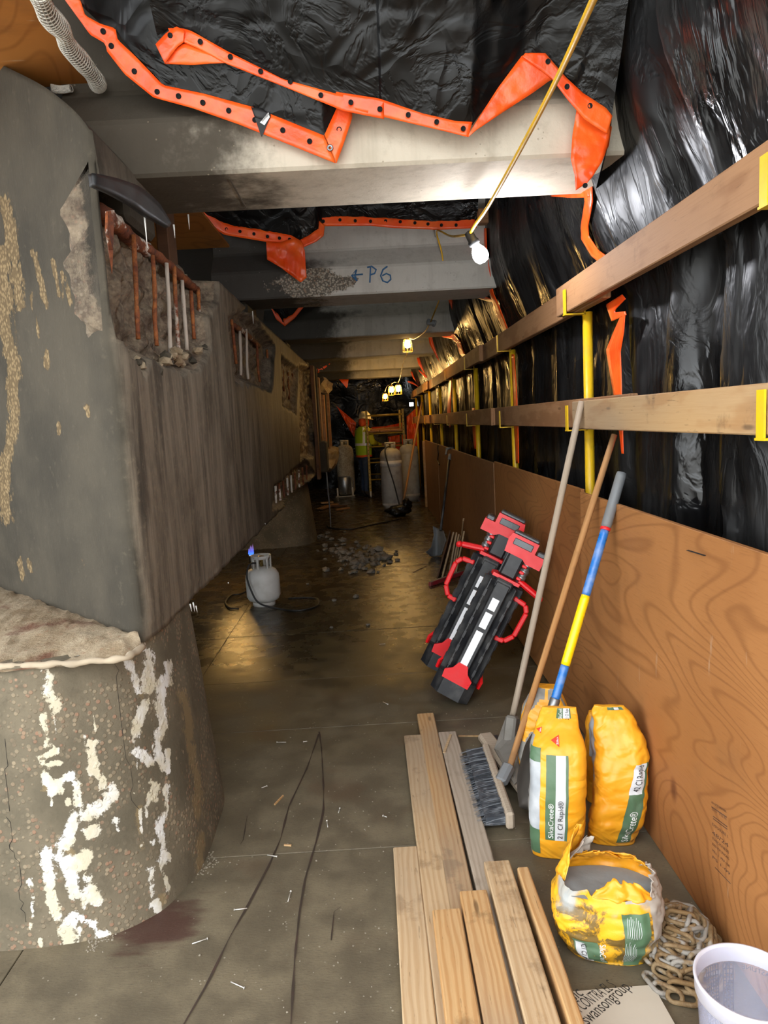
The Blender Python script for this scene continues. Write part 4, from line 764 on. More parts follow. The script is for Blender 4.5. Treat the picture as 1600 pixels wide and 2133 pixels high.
# ---------------------------------------------------------------- brooms and shovel against the barrier
def pole(p0, p1, r, m, parent, name='handle', extra=.0):
    d = (p1 - p0); L = d.length + extra; mb = MB(); mb.tube([V((-L / 2 + i * L / 8, 0, 0)) for i in range(9)], [r] * 8 + [r * .93], 12)
    z = d.normalized(); y = V((0, 0, 1)).cross(z).normalized(); R = Matrix((z, y, z.cross(y))).transposed(); M = Matrix.Translation(p0 + z * L / 2) @ R.to_4x4()
    o = part(name, mb, m, parent, local=True); o.matrix_local = WM[parent.name].inverted() @ M; WM[o.name] = M; return o
t1a, t1b = flr(1062, 1520, .12), atX(1212, 836, .975)
br1 = thing('push_broom', 'tall grey-handled push broom, behind, with a grey mud-caked wooden head', 'broom', (t1a.x, t1a.y, 0)); pole(t1a, t1b, .0155, W_POLE, br1)
a, b = flr(1012, 1538, .05), flr(1115, 1690, .05); mb = MB(); mb.beam(a + V((0, .03, 0)), b + V((.02, .04, 0)), (.075, .04), bev=.012); part('head', mb, W_POLE, br1)
mb = MB(); mb.beam(flr(1068, 1492, .2), flr(1062, 1545, .09), (.05, .045), bev=.008); mb.add([flr(1052, 1500, .15), flr(1082, 1500, .15), flr(1105, 1600, .075), flr(1072, 1635, .075), flr(1030, 1560, .078)], [(0, 1, 2, 3, 4)]); o = part('bracket', mb, plain('muddy_metal', '7d7972', .7, .3, dirt=.6), br1); solid(o, .006)
mb = MB(); mb.beam(a + V((.04, .05, -.03)), b + V((.03, .05, -.03)), (.05, .04)); part('bristles', mb, BLKP, br1)
t2a, t2b = flr(1058, 1610, .09), atX(1240, 1032, PX - .018)
br2 = thing('push_broom', 'amber-handled push broom with black bristles lying sideways by the lumber', 'broom', (t2a.x, t2a.y, 0)); pole(t2a, t2b, .014, W_POLE2, br2, extra=(atX(1262, 928, 1.05) - t2b).length)
a, b = flr(1012, 1562, .06), flr(1064, 1712, .05); mb = MB(); mb.beam(a, b, (.032, .07), bev=.008); part('head', mb, W_POLE, br2)
mb = MB(); mb.beam(flr(1062, 1592, .12), flr(1042, 1632, .07), (.05, .05), bev=.012); part('socket', mb, GREYP, br2)
mb = MB(); d = (b - a); sd = V((-d.y, d.x, 0)).normalized()
sd = sd if sd.x < 0 else -sd
for k in range(520):
    t = random.random(); zz = random.uniform(-.028, .03); p = a + d * (.02 + .95 * t) + V((0, 0, zz)); L = .118 + .012 * random.random(); e = p + sd * L + d.normalized() * random.uniform(-.012, .012) + V((0, 0, -.02 - random.uniform(0, .012) if zz > -.01 else -.004)); e.z = max(e.z, .006); p2 = p.lerp(e, .5) + V((0, 0, .004))
    u = V((random.uniform(-1, 1), random.uniform(-1, 1), .5)).normalized() * .0016; vs = [p - u, p + u, p2 + u, p2 - u, e + u * .4, e - u * .4]; mb.add(vs, [(0, 1, 2, 3), (3, 2, 4, 5)])
mb.beam(a + sd * .05 + V((0, 0, -.008)), b + sd * .05 - d * .04 + V((0, 0, -.008)), (.085, .035)); part('bristles', mb, plain('grey_bristle', '3b3f45', .45, dirt=.5, dcol='8c8f93', sc=30.), br2, recalc=False, kind='stuff')
t3b, t3a = atX(1268, 1078, PX - .03), atY(1135, 1530, 2.62); dv = (t3b - t3a).normalized(); top = atX(1296, 985, PX + .03)
sh = thing('digging_shovel', 'long-handled shovel with blue handle, yellow band and grey grip', 'shovel', (t3a.x, t3a.y, 0))
def onp3(x, y):                               # point of the handle line nearest to a picture point
    r_ = ray(x, y).normalized(); n_ = r_.cross(dv).cross(r_); return t3a + dv * ((E0 - t3a).dot(n_) / dv.dot(n_))
for nm, q0, q1, r, m in [('grip', (1296, 985), (1262, 1098), .021, GREYP), ('grip_collar', (1262, 1098), (1260, 1104), .0205, REDP), ('handle', (1260, 1103), (1221, 1240), .0175, plain('blue_lacquer', '1f6bb8', .3, dirt=.3, dcol='c9c9c6')), ('band', (1221, 1240), (1179, 1386), .0185, plain('yellow_sleeve', 'f2cc0c', .3, dirt=.1)), ('handle', (1179, 1386), (1157, 1456), .0175, bpy.data.materials['blue_lacquer']), ('ferrule', (1158, 1455), (1150, 1482), .0205, STEEL), ('shaft', (1151, 1480), (1134, 1536), .0175, plain('dark_steel', '4a4642', .45, .6))]:
    mb = MB(); A_, B_ = onp3(*q0), onp3(*q1); mb.tube([A_, A_.lerp(B_, .06), A_.lerp(B_, .94), B_], [r * .9, r, r, r * .97], 14); part(nm, mb, m, sh, label={'grip': 'grey rubber grip', 'band': 'yellow sleeve'}.get(nm))
mb = MB(); bl = onp3(1132, 1540); F3 = Matrix((V((.96, -.28, 0)), dv.cross(V((.96, -.28, 0))).normalized(), dv)).transposed(); F3 = frame(-dv, (-.9, -.4, 0))
def f(i, j):
    u = i / 10 * 2 - 1; k = j / 12; w_ = .095 * (1 - .0 * k) * (1 if k < .55 else math.sqrt(max(0.02, 1 - ((k - .55) / .45) ** 2))) * (.75 + .25 * min(1, k * 5)); return bl + F3 @ V((u * w_, .03 * (1 - u * u) * 1. - .012 * k, k * .27))
mb.grid(11, 13, f); solid(part('blade', mb, bpy.data.materials['dark_steel'], sh, recalc=False), .003)
# ---------------------------------------------------------------- cement bags
def m_bag():
    t = NT('bag_yellow'); c = t.co(); f = t.noise(c, 7, 5, .6); col = t.mix(t.sm(f, .3, .7), hx('f2a21a'), hx('f7b12c')); col = t.mix(t.ma('MULTIPLY', t.sm(t.noise(c, 5, 6, .7), .55, .72), .5), col, hx('cdb187'))
    rd = t.ma('ABSOLUTE', t.ma('SUBTRACT', t.noise(t.mp(c, (1, 1, 1.7)), 5, 2.5, .5, 1.), .5)); t.bump(t.ma('ADD', t.sm(rd, 0, .12), t.ma('MULTIPLY', t.noise(c, 14, 3), .5)), .28, .012); return t.fin(col, .42)
BAGY = m_bag(); BAGG = plain('bag_green', '4d6a4d', .5, dirt=.2, dcol='8a9384'); BAGW = plain('bag_white', 'dfe1e2', .5, dirt=.2, dcol='9c9c9a'); BAGGR = plain('bag_grey_print', '9ba0a5', .5, dirt=.7, dcol='c9cccd', sc=9.)
BAGD = plain('bag_dusty_side', '8d8a84', .8, dirt=.6, dcol='6c6962'); BAGR = plain('bag_red', 'd53a22', .5, dirt=.1); POWD = plain('cement_powder', '84898a', .95, dirt=.3, sc=30., dcol='9a9d9d'); PAPER = plain('torn_paper', 'bdb4a8', .8, dirt=.4, dcol='8f8579')
def m_soiled():
    t = NT('bag_yellow_soiled'); c = t.co(); z = t.sep(c)[2]; f = t.noise(c, 16, 6, .7, .6); g = t.noise(c, 6, 5)
    col = t.mix(t.sm(g, .4, .6), hx('efb01c'), hx('e0a92a')); col = t.mix(t.ma('MULTIPLY', t.sm(t.ma('ADD', f, t.ma('MULTIPLY', z, -.6)), .40, .50), .85), col, hx('4a442f')); col = t.mix(t.ma('MULTIPLY', t.sm(t.ma('ADD', g, t.ma('MULTIPLY', z, 1.2)), .66, .8), .9), col, hx('a9adab'))
    t.bump(t.noise(c, 14, 5), .5, .01); return t.fin(col, .5)
SOIL = m_soiled()
class Bag:
    def __init__(s, name, label, axis, w_, d_, n, mats, ex=3.2, cr=.006, seed=0, fmat=None, open_=False, tops=1., group='cement bags'):
        s.A = [V(p) for p in axis]; s.w, s.d, s.n0, s.ex, s.cr, s.seed = w_, d_, V((n[0], n[1], 0)).normalized(), ex, cr, seed
        s.rt = V((0, 0, 1)).cross(s.n0); s.open = open_
        nu, nv = 88, 72; mb = MB(); bv = mb.grid(nu, nv, lambda i, j: s.sf(2 * math.pi * i / nu, j / (nv - 1)), wrap=True, mi=(lambda i, j: fmat(((2 * math.pi * (i + .5) / nu + math.pi) % (2 * math.pi) - math.pi), (j + .5) / (nv - 1))) if fmat else 0)
        mb.bm.faces.new(bv[:nu][::-1])
        if not open_: mb.bm.faces.new(bv[-nu:])
        s.o = single(name, mb, mats, label, 'bag', s.A[0], group, recalc=not open_)
    def lerp(s, L, t):
        k = t * (len(L) - 1); i = min(int(k), len(L) - 2); f = k - i
        if isinstance(L[0], Vector): g = lambda q: L[min(max(q, 0), len(L) - 1)]; a, b, c, d = g(i - 1), g(i), g(i + 1), g(i + 2); return .5 * ((2 * b) + (c - a) * f + (2 * a - 5 * b + 4 * c - d) * f * f + (3 * b - a - 3 * c + d) * f ** 3)
        f = f * f * (3 - 2 * f); return L[i] * (1 - f) + L[i + 1] * f
    def sf(s, th, t, off=0.):
        c = s.lerp(s.A, t); e = 2 / s.ex; S_ = lambda v: math.copysign(abs(v) ** e, v)
        x, y = S_(math.sin(th)), S_(math.cos(th)); p = c + s.rt * (x * s.lerp(s.w, t)) + s.n0 * (y * s.lerp(s.d, t))
        q = p * 7 + V((s.seed, 0, 0)); k = s.cr * (1.2 * mn.noise(q) + 1.0 * abs(mn.noise(V((q.x * 1.6, q.y * 1.6, q.z * 2.6)))) + .6 * abs(mn.noise(q * 4.3)) - .6) * min(1, t * 12)
        if s.open: k -= .05 * math.exp(-((th if th < math.pi else th - 2 * math.pi) + .42) ** 2 / .02) * max(0, t - .35)
        o = (s.rt * x + s.n0 * y).normalized(); p = p + o * (k + off); p.z = max(p.z, .001 + (off if t < .02 else 0)); return p
    def fr(s, hx_, t, off=.0012): return s.sf(math.asin(math.copysign(min(1, abs(hx_)) ** (s.ex / 2), hx_)), t, off)
    def patch(s, name, m, x0, x1, t0, t1, off=.0012, x2=None, x3=None, n=(10, 22), parent=None):
        x2 = x0 if x2 is None else x2; x3 = x1 if x3 is None else x3; mb = MB()
        mb.grid(n[0], n[1], lambda i, j: s.fr((x0 + (x1 - x0) * i / (n[0] - 1)) * (1 - j / (n[1] - 1)) + (x2 + (x3 - x2) * i / (n[0] - 1)) * j / (n[1] - 1), t0 + (t1 - t0) * j / (n[1] - 1), off)); return part(name, mb, m, parent or s.o, recalc=False)
    def text(s, txt, m, host, x0, t0, t1, hgt, x1=None, off=.0018, down=False):
        """lettering running up the bag from t0 to t1, letters hgt wide across, baseline at x0"""
        vs, fs = text_bits(txt, 1.); w_ = max(v.x for v in vs); mb = MB(); x1 = x0 if x1 is None else x1
        mb.add([s.fr((x0 + (x1 - x0) * v.x / w_) + (hgt * v.y if down else -hgt * v.y), t0 + (t1 - t0) * v.x / w_, off) for v in vs], fs); part('lettering', mb, m, host, recalc=False)
    def tri(s, x, t, rx, rt, parent):
        mb = MB(); mb.add([s.fr(*p, .002) for p in [(x - rx, t), (x + rx, t - rt), (x + rx, t + rt), (x, t), (x + rx, t)]], [(0, 3, 2), (0, 1, 3), (3, 1, 4), (3, 4, 2)]); o = part('emblem', mb, BAGR, parent, recalc=False, label='red triangle emblem')
        vs, fs = text_bits('Sika', 1.); w_ = max(v.x for v in vs); mb = MB(); mb.add([s.fr(x + rx * .85 - rx * .75 * v.y, t - rt * .62 + rt * 1.2 * v.x / w_, .003) for v in vs], fs); part('lettering', mb, WHT, o, recalc=False)
# back bags first
c = atY(1140, 1500, 2.86); Bag('cement_bag', 'dusty yellow cement bag at the back, partly hidden, left of the shovel', [(c.x - .0, 2.86, 0), (c.x - .01, 2.88, .15), (c.x, 2.9, .32), (c.x + .015, 2.93, .43)], [.1, .115, .1, .06], [.06, .075, .07, .03], (-.35, -1), [BAGY, BAGD], seed=11, fmat=lambda th, t: 1 if (mn.noise(V((th * 2, t * 4, 5))) + (-.25 if th > 0 else .12)) > .12 else 0)
c = atY(1252, 1570, 2.75); q = Bag('cement_bag', 'small slice of yellow bag standing between the two front bags', [(c.x + .01, 2.75, 0), (c.x + .01, 2.75, .15), (c.x, 2.75, .3), (c.x, 2.75, .38)], [.07, .075, .06, .045], [.045, .05, .045, .015], (-.2, -1), [BAGY], seed=12); q.patch('print', BAGGR, -.8, .5, .45, .75); 
g = Bag('cement_bag', 'tall upright yellow cement bag with red triangle and straight green-white stripe, front left', [(.601, 2.43, 0), (.604, 2.425, .13), (.611, 2.43, .26), (.62, 2.45, .385), (.632, 2.49, .455), (.65, 2.53, .505)], [.09, .102, .103, .1, .078, .062], [.062, .074, .074, .062, .026, .008], (-.22, -1), [BAGY, BAGD], seed=1, fmat=lambda th, t: 1 if -2.6 < th < -1.15 and t < .72 else 0)
gs = g.patch('print_stripe', BAGG, -.42, .34, .13, .60); g.patch('white_stripe', BAGW, -.08, .25, .13, .60, .0016, n=(6, 22)); k = g.patch('grey_print', BAGGR, -.98, -.62, .18, .55); g.patch('green_print', BAGG, -.98, -.62, .55, .64); g.patch('green_print', BAGG, -.98, -.62, .04, .18)
g.text('SikaCrete®', WHT, gs, -.14, .14, .34, .25, off=.003); g.text('21 CI Rapid®', INK, gs, .17, .14, .36, .24, off=.0036); g.tri(-.12, .70, .16, .042, g.o); g.tri(-.84, .77, .11, .03, g.o)
gs2 = g.patch('print_stripe', BAGG, -.12, .62, .88, .995); g.patch('white_stripe', BAGW, .22, .55, .88, .995, .0016); g.text('SikaCrete®', WHT, gs2, .16, .875, .985, .26); g.text('21 CI Rapid', INK, gs2, .5, .87, .985, .24, off=.0024)
g2 = Bag('cement_bag', 'bulging yellow cement bag with a slanting green stripe, leaning beside the plywood', [(.822, 2.48, 0), (.838, 2.47, .11), (.856, 2.475, .24), (.862, 2.49, .36), (.848, 2.52, .455), (.842, 2.54, .495)], [.085, .1, .102, .1, .075, .055], [.055, .072, .076, .066, .035, .01], (-.18, -1), [BAGY, BAGGR], ex=2.8, cr=.012, seed=4, fmat=lambda th, t: 1 if (-2.2 < th < -1.35 and .4 < t < .8) else 0)
gs = g2.patch('print_stripe', BAGG, .05, .6, .05, .36, x2=.22, x3=.77); g2.patch('white_stripe', BAGW, .2, .68, .36, .53, .0016, x2=.42, x3=.85); g2.patch('print_stripe', BAGG, .64, .76, .34, .53, .0012, x2=.8, x3=.92)
g2.text('SikaCrete®', WHT, gs, .45, .065, .265, .36, .6, .0034); g2.text('42 CI Rapid', INK, gs, .55, .375, .525, .3, .72, .004); g2.patch('green_print', BAGG, -.2, .75, .93, .98); g2.patch('white_stripe', BAGW, .2, .5, .935, .975, .002)
# torn open bag
OB = Bag('open_cement_bag', 'torn open yellow cement bag spilling grey powder, stained black', [(.632, 1.955, 0), (.634, 1.955, .06), (.635, 1.955, .13), (.638, 1.965, .175), (.642, 1.972, .205)], [.125, .155, .17, .165, .152], [.09, .115, .125, .122, .112], (-.3, -1), [SOIL, PAPER, BAGY], ex=2.5, cr=.016, seed=9, open_=True, fmat=lambda th, t: 1 if (th > .7 and t > .3 and th < 2.2) or (.2 < th < 1. and t > .93) else (2 if abs(th) > 2.2 else 0))
solid(OB.o, .003)
mb = MB(); mb.grid(20, 12, lambda i, j: (lambda th, r: (lambda p: V((p.x, p.y, .168 + .012 * (1 - r) + .03 * r * max(0, math.sin(th * 1 + 2.2)) + .006 * mn.noise(p * 20))))(OB.lerp(OB.A, .8) + (OB.sf(th, .82) - OB.lerp(OB.A, .82)) * (r * .97)))(2 * math.pi * i / 20, max(.02, j / 11)), wrap=True); part('powder', mb, POWD, OB.o, label='grey cement powder', recalc=False)
def flap(th0, th1, hh, lean, m, seed, n=26, w_='flap'):
    mb = MB()
    def f(i, j):
        th = th0 + (th1 - th0) * i / (n - 1); k = j / 7; b = OB.sf(th, .97); o = (b - OB.A[-1]); o.z = 0; o.normalize(); e = math.sin(math.pi * i / (n - 1)) ** .4
        h_ = hh * e * (1 + .45 * mn.noise(V((th * 5, seed, 0))) + (.18 * mn.noise(V((th * 30, seed, 1))) if j == 7 else 0)); return b + o * (lean * k * h_ + .014 * mn.noise(V((th * 6, k * 3, seed)))) + V((0, 0, h_ * k))
    mb.grid(n, 8, f); solid(part(w_, mb, m, OB.o, recalc=False), .002)
flap(2.0, 4.1, .035, -.9, BAGY, 1); flap(.8, 2.4, .03, -.5, PAPER, 3); flap(3.7, 5.1, .14, -.35, BAGY, 5); flap(3.6, 4.5, .11, -.75, PAPER, 7); flap(2.9, 3.9, .05, -1.2, BAGY, 17); flap(-.25, .95, .035, -1.3, BAGY, 13)
gs = OB.patch('print_stripe', BAGG, -.5, .0, .03, .33, .0035, x2=-.62, x3=-.2); OB.patch('white_stripe', BAGW, -.5, -.3, .03, .31, .0045, x2=-.58, x3=-.42); OB.text('SikaCrete®', WHT, gs, -.16, .32, .05, .15, -.14, .0055, True); OB.text('421 CI Rapid', INK, gs, -.47, .31, .05, .13, -.45, .0065, True)
gp = OB.patch('green_panel', BAGG, .34, .66, .02, .78, .0035, x2=.2, x3=.66); mb = MB()
for k in range(15):
    for c_ in range(2):
        x = .3 + .028 * (k % 8) + .0; 
        t0_ = .08 + .36 * c_ + (.02 if k > 7 else 0); mb.grid(2, 8, lambda i, j: OB.fr(x + .006 * i, t0_ + .28 * j / 7 * (1 - .3 * ((k * 37) % 5) / 5), .005))
part('fine_print', mb, BAGW, gp, recalc=False)
# ---------------------------------------------------------------- chain heap
ch = thing('chain', 'heap of rusty tan chain between the torn bag and the bucket', 'chain', (.82, 1.9, 0))
m2 = MB(); A_, B_ = .0235, .0155; LP = [V((A_ * (1 if c_ > 0 else -1) * 1 + B_ * math.cos(a), B_ * math.sin(a), 0)) for c_, a in [(1, t) for t in [-math.pi / 2 + k * math.pi / 6 for k in range(7)]] + [(-1, t) for t in [math.pi / 2 + k * math.pi / 6 for k in range(7)]]]
m2.tube(LP, .0066, 7, closed=True); LINK = mesh_of(m2, 'link'); LINK.materials.append(CHAIN)
rc = random.Random(12); pth = []
p = V((.75, 1.73, .012)); cxy = V((.822, 1.895, 0)); ang = 3.5
for k in range(210):
    q = k / 210; rad = .128 * (1 - .72 * ((k % 70) / 70)); ang += .55 + rc.uniform(-.3, .5)
    lay = k / 210; tx = cxy + V((math.cos(ang) * rad * (1 - .45 * lay) * 1.0 + (.02 if lay > .6 else 0), math.sin(ang) * rad * 1.35 * (1 - .5 * lay) + .03 * lay, 0)); tx.z = .014 + .085 * lay * math.exp(-(rad / .16) ** 2) + rc.uniform(0, .02)
    tx.x = min(tx.x, .94); pth.append(tx)
pth = rs([(.70, 1.80, .012), (.715, 1.74, .012), (.78, 1.71, .012)] + [tuple(v) for v in cat(pth, 2)], int(sum((a - b).length for a, b in zip(pth, pth[1:])) / .0445))
for k in range(0, min(len(pth) - 1, 150)):
    pth_i = pth[len(pth) * k // 150]; pth_n = pth[min(len(pth) - 1, len(pth) * k // 150 + 1)]; d = pth_n - pth_i
    if d.length < 1e-5: continue
    z = d.normalized(); y = V((0, 0, 1)).cross(z); y = y.normalized() if y.length > .1 else V((0, 1, 0)); R = Matrix((z, y, z.cross(y))).transposed().to_4x4() @ Matrix.Rotation((math.pi / 2 if k % 2 else 0) + rc.uniform(-.5, .5), 4, 'X')
    c = (pth_i + pth_n) / 2; c.z = max(c.z, .012); inst('link', LINK, CHAIN, ch, WM[ch.name].inverted() @ Matrix.Translation(c) @ R)
# ---------------------------------------------------------------- plastic tub
t = NT('clear_plastic'); TUB = t.fin(hx('c3c6dc'), .25, Specular_IOR_Level=.5, Alpha=.24)
TC = flr(1560, 2046, .26); TC.z = 0
tub = thing('plastic_tub', 'cloudy clear plastic tub at the bottom right corner', 'tub', TC); ML = Matrix.Translation(TC)
mb = MB(); mb.lathe([(0, .004), (.094, .004), (.094, .0), (.097, .0), (.114, .26), (.111, .26), (.095, .006), (0, .006)], 64, ML, cap=False); part('body', mb, TUB, tub)
t = NT('rim_plastic'); RIMP = t.fin(hx('dfdfea'), .3, Alpha=.72)
mb = MB(); mb.lathe([(.1125, .222), (.1165, .223), (.1175, .256), (.12, .26), (.119, .266), (.114, .266), (.112, .258), (.111, .222)], 64, ML, cap=False); part('rim', mb, RIMP, tub)
def onw(a, z, o=.0012): r = .097 + .017 * z / .26 + o; return TC + V((r * math.cos(a), r * math.sin(a), z))
mb = MB(); SH = lambda a0, a1, z0, z1: mb.grid(max(2, int(abs(a1 - a0) / .04) + 2), 2, lambda i, j, n=max(2, int(abs(a1 - a0) / .04) + 2): onw(a0 + (a1 - a0) * i / (n - 1), z0 + (z1 - z0) * j))
for (b0, b1, nc) in [(1.72, 2.05, 5), (1.38, 1.6, 3)]:
    for k in range(nc + 1): a_ = b0 + (b1 - b0) * k / nc; SH(a_, a_ + .026, .06, .215)
    for z in (.215, .2): SH(b0, b1, z, z + .003)
    for k in range(14):
        for c_ in range(nc): a_ = b0 + (b1 - b0) * (c_ + .2) / nc; SH(a_, a_ + .04 + .02 * ((k * 7 + c_) % 3), .07 + k * .009, .073 + k * .009)
vs, fs = text_bits('ASTLINE', .017); mb.add([onw(.66 + v.x / .115, .205 + v.y) for v in vs], fs)
part('printing', mb, INK, tub, recalc=False)
mb = MB(); q = TC + V((.0, -.1165, .225)); mb.box(q, (.026, .004, .03), bev=.001); part('catch', mb, RIMP, tub)
# ---------------------------------------------------------------- folded tower lights
REFL = plain('reflective_strip', 'f4f6f8', .3, dirt=.05); LENS = plain('light_panel', '4a4d50', .25, .2)
def tower(p0, p1, hs, label, L=1.1):
    z = (p1 - p0).normalized(); x = z.cross(E0 - p0).normalized() * -1
    if x.x < 0: x = -x
    y = z.cross(x); R = Matrix((x, y, z)).transposed(); t = thing('tower_light', label, 'work light', p0, R, 'folded tower lights')
    k = (p1 - p0).length / L
    def P(nm, mb, m, host=None, lab=None):
        bmesh.ops.scale(mb.bm, vec=(k, k, k), verts=mb.bm.verts); return part(nm, mb, m, host or t, local=True, label=lab)
    # local: z up the tower, -y towards the viewer, x across; hs = side (+1/-1) of arm and handle
    mb = MB(); mb.prism([(-.125, -.07), (-.07, -.122), (.07, -.122), (.125, -.07), (.125, .06), (.07, .115), (-.07, .115), (-.125, .06)], .0, .13); mb.lathe([(.045, -.012), (.045, 0)], 12); P('foot', mb, BLKP)
    mb = MB(); mb.tube([(0, 0, .1), (0, 0, .8)], .038, 10); P('mast', mb, BLKP)
    for a in (0, 2.1, -2.1):
        Rz = Matrix.Rotation(a, 4, 'Z'); mb = MB()
        q = lambda c: (Rz @ V(c)); Q = Rz.to_3x3()
        mb.box(q((0, -.1, .44)), (.085, .024, .66), Q, .005)
        for s in (-1, 1): mb.box(q((s * .066, -.078, .44)), (.05, .018, .66), Matrix.Rotation(a - s * .7, 3, 'Z'), .004)
        for s in (-1, 1):
            for i in range(6): mb.box(q((s * .078, -.09, .2 + .095 * i)), (.02, .02, .05), Q, .003)
        mb.box(q((0, -.05, .14)), (.09, .05, .06), Q, .006); mb.box(q((0, -.07, .76)), (.11, .07, .06), Q, .01)
        leg = P('leg', mb, BLKP)
        for (za, zb) in ((.17, .45), (.475, .575), (.595, .67)):
            m2 = MB(); m2.box(q((0, -.113, (za + zb) / 2)), (.044, .002, zb - za), Q); P('reflective_strip', m2, REFL, leg, 'white reflective strip')
        m2 = MB(); G = Rz
        m2.prism([(-.085, .10), (.085, .10), (.09, .15), (.05, .18), (.03, .225), (-.03, .225), (-.05, .18), (-.09, .15)], .0, .016, G @ Matrix.Translation((0, -.108, 0)) @ Matrix.Rotation(math.pi / 2, 4, 'X')); P('toe_guard', m2, REDP, leg, 'red guard plate')
        m2 = MB(); m2.box(q((.085, -.02, .03)), (.05, .03, .05), Q, .006); m2.box(q((.1, -.02, .01)), (.05, .016, .012), Q, .003); P('foot_clip', m2, GREYP, leg)
    mb = MB(); mb.prism([(-.085, -.075), (.085, -.075), (.1, .0), (.06, .08), (-.06, .08), (-.1, 0)], .785, .805); mb.box((hs * .14, -.03, .80), (.16, .055, .035), Matrix.Rotation(hs * .25, 3, 'Y'), .012); mb.tube([(hs * .225, -.06, .776), (hs * .225, 0, .776)], .018, 10); P('collar', mb, REDP, None, 'red collar with side arm')
    mb = MB(); mb.box((hs * -.005, 0, .885), (.1, .11, .16), None, .012); mb.box((hs * -.058, -.02, .885), (.014, .07, .14), None, .004); P('neck', mb, BLKP)
    mb = MB(); mb.tube([(-hs * -.075, -.03, .8), (-hs * -.075, -.03, .93)], .024, 12); [mb.tube([(hs * .075, -.03, zz), (hs * .075, -.03, zz + .02)], .028, 12) for zz in (.83, .87, .91)]; P('tube', mb, STEEL)
    mb = MB()
    for i in range(3): mb.box((hs * .063, -.05, .83 + .04 * i), (.03, .03, .018), None, .004)
    P('latch', mb, REDP)
    mb = MB(); pr = [(-.085, .945), (.03, .945), (.06, .925), (.15, .925), (.15, 1.0), (.085, 1.0), (.085, 1.065), (-.085, 1.065), (-.095, 1.03)]
    mb.prism([(x_ * hs, z_) for x_, z_ in pr], -.06, .06, Matrix.Rotation(math.pi / 2, 4, 'X')); hd = P('head', mb, REDP, None, 'red head housing')
    mb = MB(); mb.box((hs * -.0, -.063, 1.025), (.12, .01, .04), None, .003); mb.box((0, 0, 1.075), (.16, .11, .02), None, .006); mb.box((hs * .12, 0, 1.012), (.05, .1, .03), None, .006); P('light_panel', mb, LENS, hd)
    pts = [(hs * .09, -.02, .71), (hs * .17, -.02, .70), (hs * .195, -.02, .66), (hs * .19, -.02, .5), (hs * .15, -.02, .445), (hs * .09, -.02, .44)]
    mb = MB()
    for a_, b_ in zip(pts, pts[1:]): mb.beam(a_, b_, (.03, .03), (0, 1, 0), .006)
    P('handle', mb, REDP, None, 'red carry handle'); return t
tower(flr(938, 1440, .05), atX(1103, 1110, .845), 1, 'front folded tower light with white strips, red foot guard nearer the camera')
tower(flr(918, 1392, .05) + V((0, .05, 0)), atX(1074, 1068, .85), -1, 'rear folded tower light, leaning on plywood with its red head highest')
# ---------------------------------------------------------------- gas cylinders
TW = plain('cylinder_paint', 'b9b5ac', .5, dirt=.45, sc=8., dcol='6f685c'); TRUST = m_rust('cylinder_rusty', 'a89c84', 'c2b79c', '6a4a2c', .1)
TWB = plain('cylinder_white', 'd6d4cf', .45, dirt=.35, sc=9., dcol='9a9484')
def collar(c, r, z0, z1, m, host, th=.006, gap=1.2, face=-1.57):
    mb = MB(); n = 28
    for a0, a1, za, zb in [(gap, 2 * math.pi - gap, z0, z1), (-gap, gap, z1 - .03, z1), (-.12 - gap * .55, .12 - gap * .55, z0, z1), (gap * .55 - .12, gap * .55 + .12, z0, z1)]:
        k = max(4, int((a1 - a0) / .2)); mb.grid(k, 3, lambda i, j: (lambda a: V((c.x + r * math.cos(a), c.y + r * math.sin(a), c.z + za + (zb - za) * j / 2)))(face + a0 + (a1 - a0) * i / (k - 1)))
    solid(part('collar', mb, m, host, recalc=False), th)
def valve(c, z, host):
    mb = MB(); mb.tube([c + V((0, 0, z)), c + V((0, 0, z + .075))], .016, 10); mb.lathe([(.008, z + .07), (.03, z + .075), (.03, z + .095), (.01, z + .1)], 12, Matrix.Translation(c)); mb.tube([c + V((0, 0, z + .04)), c + V((.0, -.05, z + .04))], .012, 8); part('valve', mb, plain('brass', '8a7440', .4, .7), host)
pc = flr(549, 1263, 0); pc.y += .06
pt = thing('propane_cylinder', 'small white propane cylinder standing on the wet floor at centre left', 'gas cylinder', pc); M_ = Matrix.Translation(pc)
mb = MB(); mb.lathe([(0, .03), (.09, .032), (.135, .055), (.152, .09), (.153, .2), (.153, .25), (.148, .285), (.125, .325), (.09, .345), (.04, .356), (0, .358)], 36, M_, cap=False); part('body', mb, TWB, pt)
mb = MB(); mb.lathe([(.098, .0), (.102, .0), (.102, .045), (.098, .045)], 30, M_, cap=False); part('foot_ring', mb, TWB, pt); collar(pc, .088, .325, .46, TWB, pt, gap=.95, face=-1.3); valve(pc, .355, pt)
HOSE = RUBBER
def hose(pts, r, lab, m=None): mb = MB(); mb.tube(cat(pts, 8), r, 8); return single('gas_hose', mb, m or HOSE, lab, 'hose', pts[0])
F0 = lambda x, y, z=.008: flr(x, y, z)
tp = atY(524, 1160, 6.55)
hose([pc + V((-.03, -.06, .40)), pc + V((-.09, -.1, .395)), pc + V((-.115, -.13, .3)), pc + V((-.08, -.172, .18)), pc + V((-.02, -.19, .07)), F0(570, 1266, .012), F0(620, 1272), F0(660, 1262), F0(662, 1248), F0(640, 1245), F0(600, 1246)], .0085, 'black hose from the small propane cylinder looping right across the floor')
hose([F0(497, 1268), F0(478, 1266), F0(470, 1254), F0(482, 1240), F0(505, 1236, .02), V((tp.x - .03, tp.y + .02, .12)), V((tp.x - .01, tp.y + .03, .3))], .0085, 'black hose loop at left, rising to the torch')
to = thing('gas_torch', 'gas torch burning with blue flame behind the small propane cylinder', 'torch', (tp.x, tp.y, 0))
